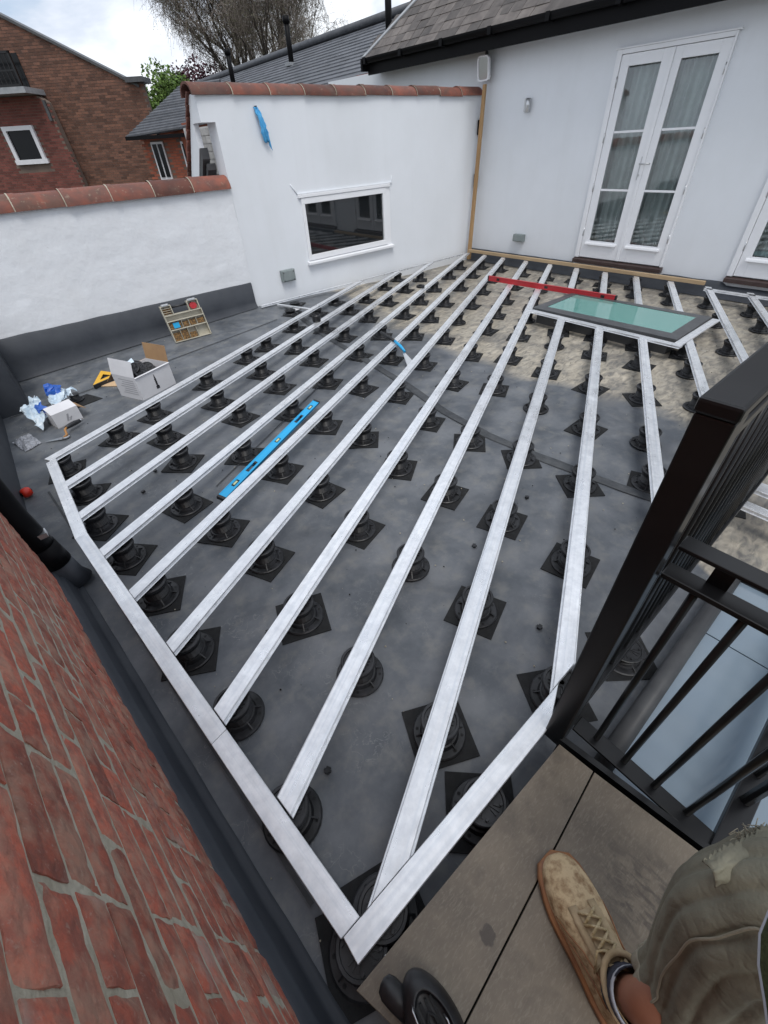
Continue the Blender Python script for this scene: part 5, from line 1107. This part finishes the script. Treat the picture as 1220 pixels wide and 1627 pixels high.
for tt in (2.6, 4.9):
    put('seam', MB().tube([tpt(i, tt+.03*math.sin(i*.2), 1.012) for i in range(4, len(dense)-2)], .0022, 6), 'khaki_light', tro)
# fleece hem hanging into view at the right edge
g = MB(); v_, f_ = ringtube([Vector((.385, -.43, .99)), Vector((.385, -.435, 1.05)), Vector((.38, -.46, 1.2)), Vector((.36, -.5, 1.4))], [.198, .195, .19, .19], 40, .05, 8); g.add(v_, f_, 0, True); o = put('fleece', g, 'fleece', pr); md = o.modifiers.new('s', 'SOLIDIFY'); md.thickness = .006
o = put('fleece_hem', MB().tube(v_[:40]+[v_[0]], .0018, 6, caps=False), 'sock_white', o)
# ------------------------------------------------------------------ background buildings
def fr(r, z, d): return FH*d+RH*r+Vector((0, 0, z))
def inside(poly, u_, v_):
    c = False; n = len(poly)
    for i in range(n):
        a, b = poly[i], poly[(i+1) % n]
        if (a[1] > v_) != (b[1] > v_) and u_ < (b[0]-a[0])*(v_-a[1])/(b[1]-a[1])+a[0]: c = not c
    return c
def brick_panel(parent, poly, D, m, holes=(), nind=0, L=.225, H=.075, seed=1, back=.3, udir=None, org=None, mortar='mortar_far', name='brickwork'):
    """a wall in the plane FH*D (or org + udir) with raised bricks"""
    rr = random.Random(seed); ud = udir or RH; og = org or FH*D; nd = ud.cross(Vector((0, 0, 1))).normalized(); nd = nd if nd.dot(CAM-og) > 0 else -nd
    off = root_off(parent)
    def W3(u_, v_, o): return og+ud*u_+Vector((0, 0, v_))+nd*o
    g = MB(); n = len(poly); F_ = [W3(u_, v_, 0) for u_, v_ in poly]; B_ = [W3(u_, v_, -back) for u_, v_ in poly]
    g.add(F_+B_, [tuple(range(n)), tuple(range(n, 2*n))[::-1]]+[(i, n+i, n+(i+1) % n, (i+1) % n) for i in range(n)]); put('wall', g, mortar, parent)
    u0, u1 = min(p[0] for p in poly), max(p[0] for p in poly); v0, v1 = min(p[1] for p in poly), max(p[1] for p in poly); g = MB(); cnt = 0
    one = MB(); M3 = Matrix((tuple((ud.x, nd.x, 0)), tuple((ud.y, nd.y, 0)), (0, 0, 1))).to_4x4()
    one.box(0, L-.012, 0, .008, 0, H-.012, M=M3); ome = one.mesh('brick', m)
    items = []; r = 0; v = v0
    while v < v1:
        u_ = u0-(L/2 if r % 2 else 0)
        while u_ < u1:
            cu, cv = u_+L/2, v+H/2
            if inside(poly, cu, cv) and not any(h[0]-L*.3 < cu < h[1]+L*.3 and h[2] < cv < h[3] for h in holes): items.append((u_, v))
            u_ += L
        v += H; r += 1
    items.sort(key=lambda q: (W3(q[0], q[1], 0)-CAM).length-0.0)
    vis = [q for q in items if q[1] > .9]; ind = set(vis[:nind])
    for q in items:
        if q in ind:
            o = bpy.data.objects.new('brick', ome); C.objects.link(o); o.parent = parent; o.location = W3(q[0], q[1], 0)-off
        else:
            a, b, c_, d_ = W3(q[0], q[1], .008), W3(q[0]+L-.012, q[1], .008), W3(q[0]+L-.012, q[1]+H-.012, .008), W3(q[0], q[1]+H-.012, .008); e1, e2, e3, e4 = [x-nd*.007 for x in (a, b, c_, d_)]
            g.add([a, b, c_, d_, e1, e2, e3, e4], [(0, 1, 2, 3), (0, 4, 5, 1), (1, 5, 6, 2), (2, 6, 7, 3), (3, 7, 4, 0)], 0, False, rr.random())
    put(name, g, m, parent, kind='stuff')
K = 1.5
def fh_(r, z, d): return fr(r*K, 1.755+(z-1.755)*K, d*K)
def kp(P_): return [(a*K, 1.755+(b_-1.755)*K) for a, b_ in P_]
Lw = fr(-10.5, -3.4, 21)
lh = thing('brick_house', 'large brown brick gable house at far left with balcony and small window', 'house', tuple(Lw))
gp = [(-10.2, -1.7), (-5.0, -1.7), (-5.0, 3.07), (-5.22, 3.07), (-9.2, 4.98), (-10.2, 4.98)]
brick_panel(lh, kp(gp), 14.3*K, 'brick_far', nind=290, seed=3)
wp = [(-13, -3.3), (-6.95, -3.3), (-6.95, 1.0), (-7.05, 2.55), (-7.5, 2.95), (-13, 2.95)]
brick_panel(lh, kp([(-10.2, -1.7), (-6.9, -1.7), (-7.18, 2.82), (-7.35, 2.95), (-10.2, 2.95)]), 14.0*K, 'brick_far_red', holes=[(-8.5*K, -7.7*K, 1.755-.155*K, 1.755+.71*K)], seed=5, name='wing_brickwork')
lo = OFF[lh.name]
# window
g = MB(); 
def fbox(mb, r0, r1, z0, z1, d0, d1): return mb.hexa([fh_(r0, z0, d1), fh_(r1, z0, d1), fh_(r1, z0, d0), fh_(r0, z0, d0), fh_(r0, z1, d1), fh_(r1, z1, d1), fh_(r1, z1, d0), fh_(r0, z1, d0)])
A_ = (-8.45, -7.72, 1.60+.155, 2.30+.155)
for (r0, r1, z0, z1) in ((A_[0], A_[1], A_[3]-.08, A_[3]), (A_[0]-.03, A_[1]+.03, A_[2], A_[2]+.09), (A_[0], A_[0]+.08, A_[2]+.09, A_[3]-.08), (A_[1]-.08, A_[1], A_[2]+.09, A_[3]-.08)): fbox(g, r0, r1, z0, z1, 13.93, 14.02)
wq = put('window', g, 'white_card', lh); g = MB(); fbox(g, A_[0]+.08, A_[1]-.08, A_[2]+.09, A_[3]-.08, 13.975, 13.985); put('pane', g, 'pane_far', wq)
# rake tiles
g = MB(); g.slab([fh_(-5.05, 3.03, 14.25), fh_(-5.05, 3.03, 14.7), fh_(-10.3, 5.55, 14.7), fh_(-10.3, 5.55, 14.25)], .07); fbox(g, -5.3, -4.9, 3.07, 3.16, 14.15, 14.7); put('verge', g, 'dark_frame', lh)
g = MB(); 
# balcony: dark rails and glazed door
dz = .155
fbox(g, -8.6, -7.32, 2.90+dz, 2.94+dz, 13.5, 13.56)
for k in range(14): fbox(g, -8.6+k*.098, -8.585+k*.098, 2.92+dz, 3.40+dz, 13.52, 13.535)
fbox(g, -8.6, -7.30, 3.40+dz, 3.44+dz, 13.5, 13.56); fbox(g, -8.6, -7.30, 3.14+dz, 3.165+dz, 13.51, 13.54); fbox(g, -7.34, -7.30, 2.9+dz, 3.44+dz, 13.5, 13.56)
put('balcony_railing', g, 'black_metal', lh)
g = MB(); fbox(g, -8.6, -7.28, 2.80+dz, 2.90+dz, 13.5, 14.29); put('balcony_floor', g, 'lead', lh)
g = MB(); fbox(g, -8.3, -7.55, 2.95+dz, 3.5+dz, 14.27, 14.28); put('balcony_door', g, 'pane_far', lh)
g = MB(); fbox(g, -7.25, -7.19, 2.35+dz, 2.7+dz, 13.94, 14.0); put('wall_bracket', g, 'dark_frame', lh)
def fbox(mb, r0, r1, z0, z1, d0, d1): return mb.hexa([fr(r0, z0, d1), fr(r1, z0, d1), fr(r1, z0, d0), fr(r0, z0, d0), fr(r0, z1, d1), fr(r1, z1, d1), fr(r1, z1, d0), fr(r0, z1, d0)])
# mid house
mh = thing('brick_house', 'small orange brick house with grey slate roof and white window, behind the low wall', 'house', tuple(fr(-6.6, -3.4, 20)))
brick_panel(mh, [(-7.5, -3.3), (-5.0, -3.3), (-5.0, 2.36), (-7.5, 2.26)], 20, 'brick_orange', holes=[(-7.3, -6.85, 1.08, 2.14), (-6.3, -5.9, 1.3, 2.5)], seed=9, mortar='mortar_far')
g = MB(); g.slab([fr(-7.9, 2.28, 19.6), fr(-5.0, 2.50, 19.6), fr(-4.6, 3.62, 20.8), fr(-6.0, 3.52, 20.8)], .05)
rows = MB()
for k in range(16):
    f0, f1 = k/16, (k+1)/16; L0 = Vector(fr(-7.9, 2.28, 19.6)).lerp(fr(-6.0, 3.52, 20.8), f0); R0 = Vector(fr(-5.0, 2.50, 19.6)).lerp(fr(-4.6, 3.62, 20.8), f0)
    L1 = Vector(fr(-7.9, 2.28, 19.6)).lerp(fr(-6.0, 3.52, 20.8), f1+.01); R1 = Vector(fr(-5.0, 2.50, 19.6)).lerp(fr(-4.6, 3.62, 20.8), f1+.01); uu = Vector((0, 0, .045))
    rows.add([L0+uu, R0+uu, R1+uu*.2, L1+uu*.2, L0, R0], [(0, 1, 2, 3), (4, 5, 1, 0)], 0, False, R.random())
put('roof', rows, 'slate', mh); put('roof_deck', g, 'slate', mh)
g = MB(); fbox(g, -7.92, -4.9, 2.2, 2.30, 19.55, 19.62); put('gutter', g, 'gutter_black', mh)
for (r0, r1, z0, z1) in ((-7.28, -6.86, 1.10, 2.13), (-6.25, -5.95, 1.4, 2.1)):
    g = MB(); fbox(g, r0, r1, z0, z1, 19.93, 20.0); wq = put('window', g, 'white_card', mh)
    for k in range(2): g = MB(); fbox(g, r0+.05+k*(r1-r0-.04)/2, r0+(k+1)*(r1-r0-.04)/2, z0+.07, z1-.06, 19.90, 19.925); put('pane', g, 'pane_far', wq)
# long slate roof behind
lr = thing('slate_roof_house', 'long grey slate roofed wing behind the tall white wall, with black flues', 'house', (10, 15, -3.4))
def lrz(x): return 4.1-.45*(11-x)
rows = MB(); NR = 17; y_n = lambda f: 9.0+(11.32-9.0)*f
for k in range(NR):
    f0, f1 = k/NR, (k+1)/NR; x0, x1 = 7.5+3.5*f0, 7.5+3.5*f1+.02
    za, zb = lrz(x0), lrz(x1)
    def zt_(z, y): return z+(11.32-y)*.012
    c0, c1 = y_n(f0), y_n(f1); ny_ = 40
    for j in range(ny_):
        ya, yb = c0+(26-c0)*j/ny_, c0+(26-c0)*(j+1)/ny_
        ya1, yb1 = c1+(26-c1)*j/ny_, c1+(26-c1)*(j+1)/ny_
        rows.add([(x0, ya, zt_(za, ya)+.03), (x0, yb, zt_(za, yb)+.03), (x1, yb1, zt_(zb, yb1)+.006), (x1, ya1, zt_(zb, ya1)+.006), (x0, ya, zt_(za, ya)-.03), (x0, yb, zt_(za, yb)-.03)], [(0, 3, 2, 1), (4, 0, 1, 5)], 0, False, R.random()*.999)
put('roof', rows, 'slate', lr)
g = MB(); g.tube([(11.0, y_n(1)-.1, 4.20), (11.0, 26, 4.0)], .09, 8); put('ridge', g, 'slate', lr)
g = MB(); g.slab([(7.45, 9.0, lrz(7.45)+.06), (7.62, 8.9, lrz(7.5)+.09), (11.05, 11.15, 4.24), (11.0, 11.38, 4.22)], .05); put('lead_verge', g, 'lead', lr)
put('wall', MB().box(7.6, 14, 9.5, 26, -3.39, 2.55), 'brick_orange', lr)
for (x, y, z, h, r) in ((9.65, 10.8, 3.45, 1.1, .075), (10.0, 15.56, 3.6, .95, .075), (9.92, 19.32, 3.5, .85, .08)):
    fl_ = put('flue_pipe', MB().tube([(x, y, z-.1), (x, y, z+h)], r, 14), 'gutter_black', lr)
    put('cowl', MB().tube([(x, y, z+h-.12), (x, y, z+h+.02)], r*1.3, 14), 'gutter_black', fl_); put('lead_collar', MB().box(x-.15, x+.12, y-.14, y+.14, z-.02, z+.05), 'lead', fl_)
# ------------------------------------------------------------------ trees
def birch(base, H, seed):
    rr = random.Random(seed); t = thing('birch_tree', 'tall weeping tree with bare drooping twigs behind the slate roof', 'tree', tuple(base))
    tr = MB(); tw_ = MB(); lf = MB()
    def limb(p, d, L, r, lev):
        pts = [p]; rs = [r]; n = 7 if lev < 2 else 5
        for i in range(n):
            d = (d+Vector((rr.gauss(0, .16), rr.gauss(0, .16), rr.gauss(0, .10)+(.10 if lev < 2 else .0)))).normalized(); p = p+d*L/n; pts.append(p); rs.append(r*(1-.75*(i+1)/n))
            if lev < 3 and i >= 1:
                for _ in range(2 if lev else 2):
                    if rr.random() < (.7 if lev < 2 else .24):
                        a = rr.uniform(0, 6.28); side = Vector((math.cos(a), math.sin(a), rr.uniform(.1, .7) if lev < 2 else rr.uniform(-.2, .4))).normalized()
                        limb(p, (d*.7+side*.75).normalized(), L*rr.uniform(.45, .65), rs[-1]*.62, lev+1)
            if lev >= 2:
                for _ in range(2):
                    a = rr.uniform(0, 6.28); q = p+d*rr.uniform(-.2, .2); o = Vector((math.cos(a), math.sin(a), 0)); ln = rr.uniform(.15, .9)
                    P_ = [q, q+o*.2+Vector((0, 0, rr.uniform(0, .25))), q+o*.42+Vector((rr.gauss(0, .1), rr.gauss(0, .1), -.2*ln+.1)), q+o*.55+Vector((rr.gauss(0, .15), rr.gauss(0, .15), -ln))]
                    tw_.tube(P_, [.010, .008, .006, .004], 3, caps=False, smooth=False)
                    for _k in range(5):
                        f = rr.uniform(.1, 1); c_ = P_[2].lerp(P_[3], f)+Vector((rr.gauss(0, .06), rr.gauss(0, .06), rr.gauss(0, .05))); s_ = rr.uniform(.014, .03)
                        e1 = Vector((rr.gauss(0, 1), rr.gauss(0, 1), rr.gauss(0, 1))).normalized()*s_; e2 = Vector((rr.gauss(0, 1), rr.gauss(0, 1), rr.gauss(0, 1))).normalized()*s_
                        lf.add([c_-e1, c_+e2, c_+e1, c_-e2], [(0, 1, 2, 3)])
        (tr if lev < 3 else tw_).tube(pts, rs, 8 if lev < 2 else 5, caps=False)
    b = Vector(base); tr.tube([b, b+Vector((0, 0, H*.30)), b+Vector((.1, .05, H*.48))], [.34, .28, .24], 12, caps=False)
    top = b+Vector((.1, .05, H*.48))
    for k in range(6):
        a = k*1.05+rr.uniform(-.2, .2); limb(top-Vector((0, 0, rr.uniform(0, H*.12))), Vector((math.cos(a)*.95, math.sin(a)*.95, 1)).normalized(), H*.42, .19, 0)
    limb(top, Vector((0, 0, 1)), H*.48, .2, 0)
    put('trunk', tr, 'bark', t); put('twigs', tw_, 'twig', t, kind='stuff'); put('leaves', lf, 'leaf_pale', t, kind='stuff')
bq = fr(-5.7, -3.4, 38)
birch(bq, 14.2, 11)
def leafy(base, H, rad_, m, label, seed, n=9000, m2=None, ls=.09):
    rr = random.Random(seed); b = Vector(base); t = thing('leafy_tree', label, 'tree', tuple(base)); tr = MB(); cr_ = MB()
    tr.tube([b, b+Vector((0, 0, H*.5)), b+Vector((.1, 0, H*.8))], [.22, .17, .08], 10, caps=False); cl = []
    for k in range(34):
        a, e_, q = rr.uniform(0, 6.28), rr.uniform(-.6, 1.0), rr.uniform(.35, 1); c_ = b+Vector((math.cos(a)*math.cos(e_)*rad_*q, math.sin(a)*math.cos(e_)*rad_*q, H-rad_*1.1+math.sin(e_)*rad_*1.1*q)); cl.append((c_, rr.uniform(.22, .48)*rad_))
        tr.tube([b+Vector((0, 0, H*rr.uniform(.4, .7))), (b+Vector((0, 0, H*.6))).lerp(c_, .5)+Vector((0, 0, .1)), c_], [.07, .04, .015], 5, caps=False)
    for i in range(n):
        c_, r = rr.choice(cl); d = Vector((rr.gauss(0, 1), rr.gauss(0, 1), rr.gauss(0, 1))).normalized()*r*(rr.random()**.4); p = c_+d; s_ = ls*rr.uniform(.6, 1.3)
        e1 = Vector((rr.gauss(0, 1), rr.gauss(0, 1), rr.gauss(0, .6))).normalized()*s_; e2 = e1.cross(Vector((rr.gauss(0, 1), rr.gauss(0, 1), rr.gauss(0, 1)))).normalized()*s_*.6
        cr_.add([p-e1, p+e2, p+e1, p-e2], [(0, 1, 2, 3)], 1 if rr.random() < .4 else 0)
    put('trunk', tr, 'bark', t); put('crown', cr_, [m, m2 or m], t, kind='stuff')
leafy(fr(-10.5, -3.4, 33), 8.7, 1.95, 'leaf_green', 'bright green leafy tree between the brick house and the slate roof', 3, m2='leaf_dark', n=15000)
leafy(fr(-9.6, -3.4, 37), 9.3, 1.6, 'leaf_purple', 'dark purple leaved tree just right of the green tree', 4, n=7000)
leafy(fr(-11.2, -3.4, 39), 8.9, 1.4, 'leaf_pale', 'sparse olive green tree behind the bright green tree', 6, n=4000, m2='leaf_green')
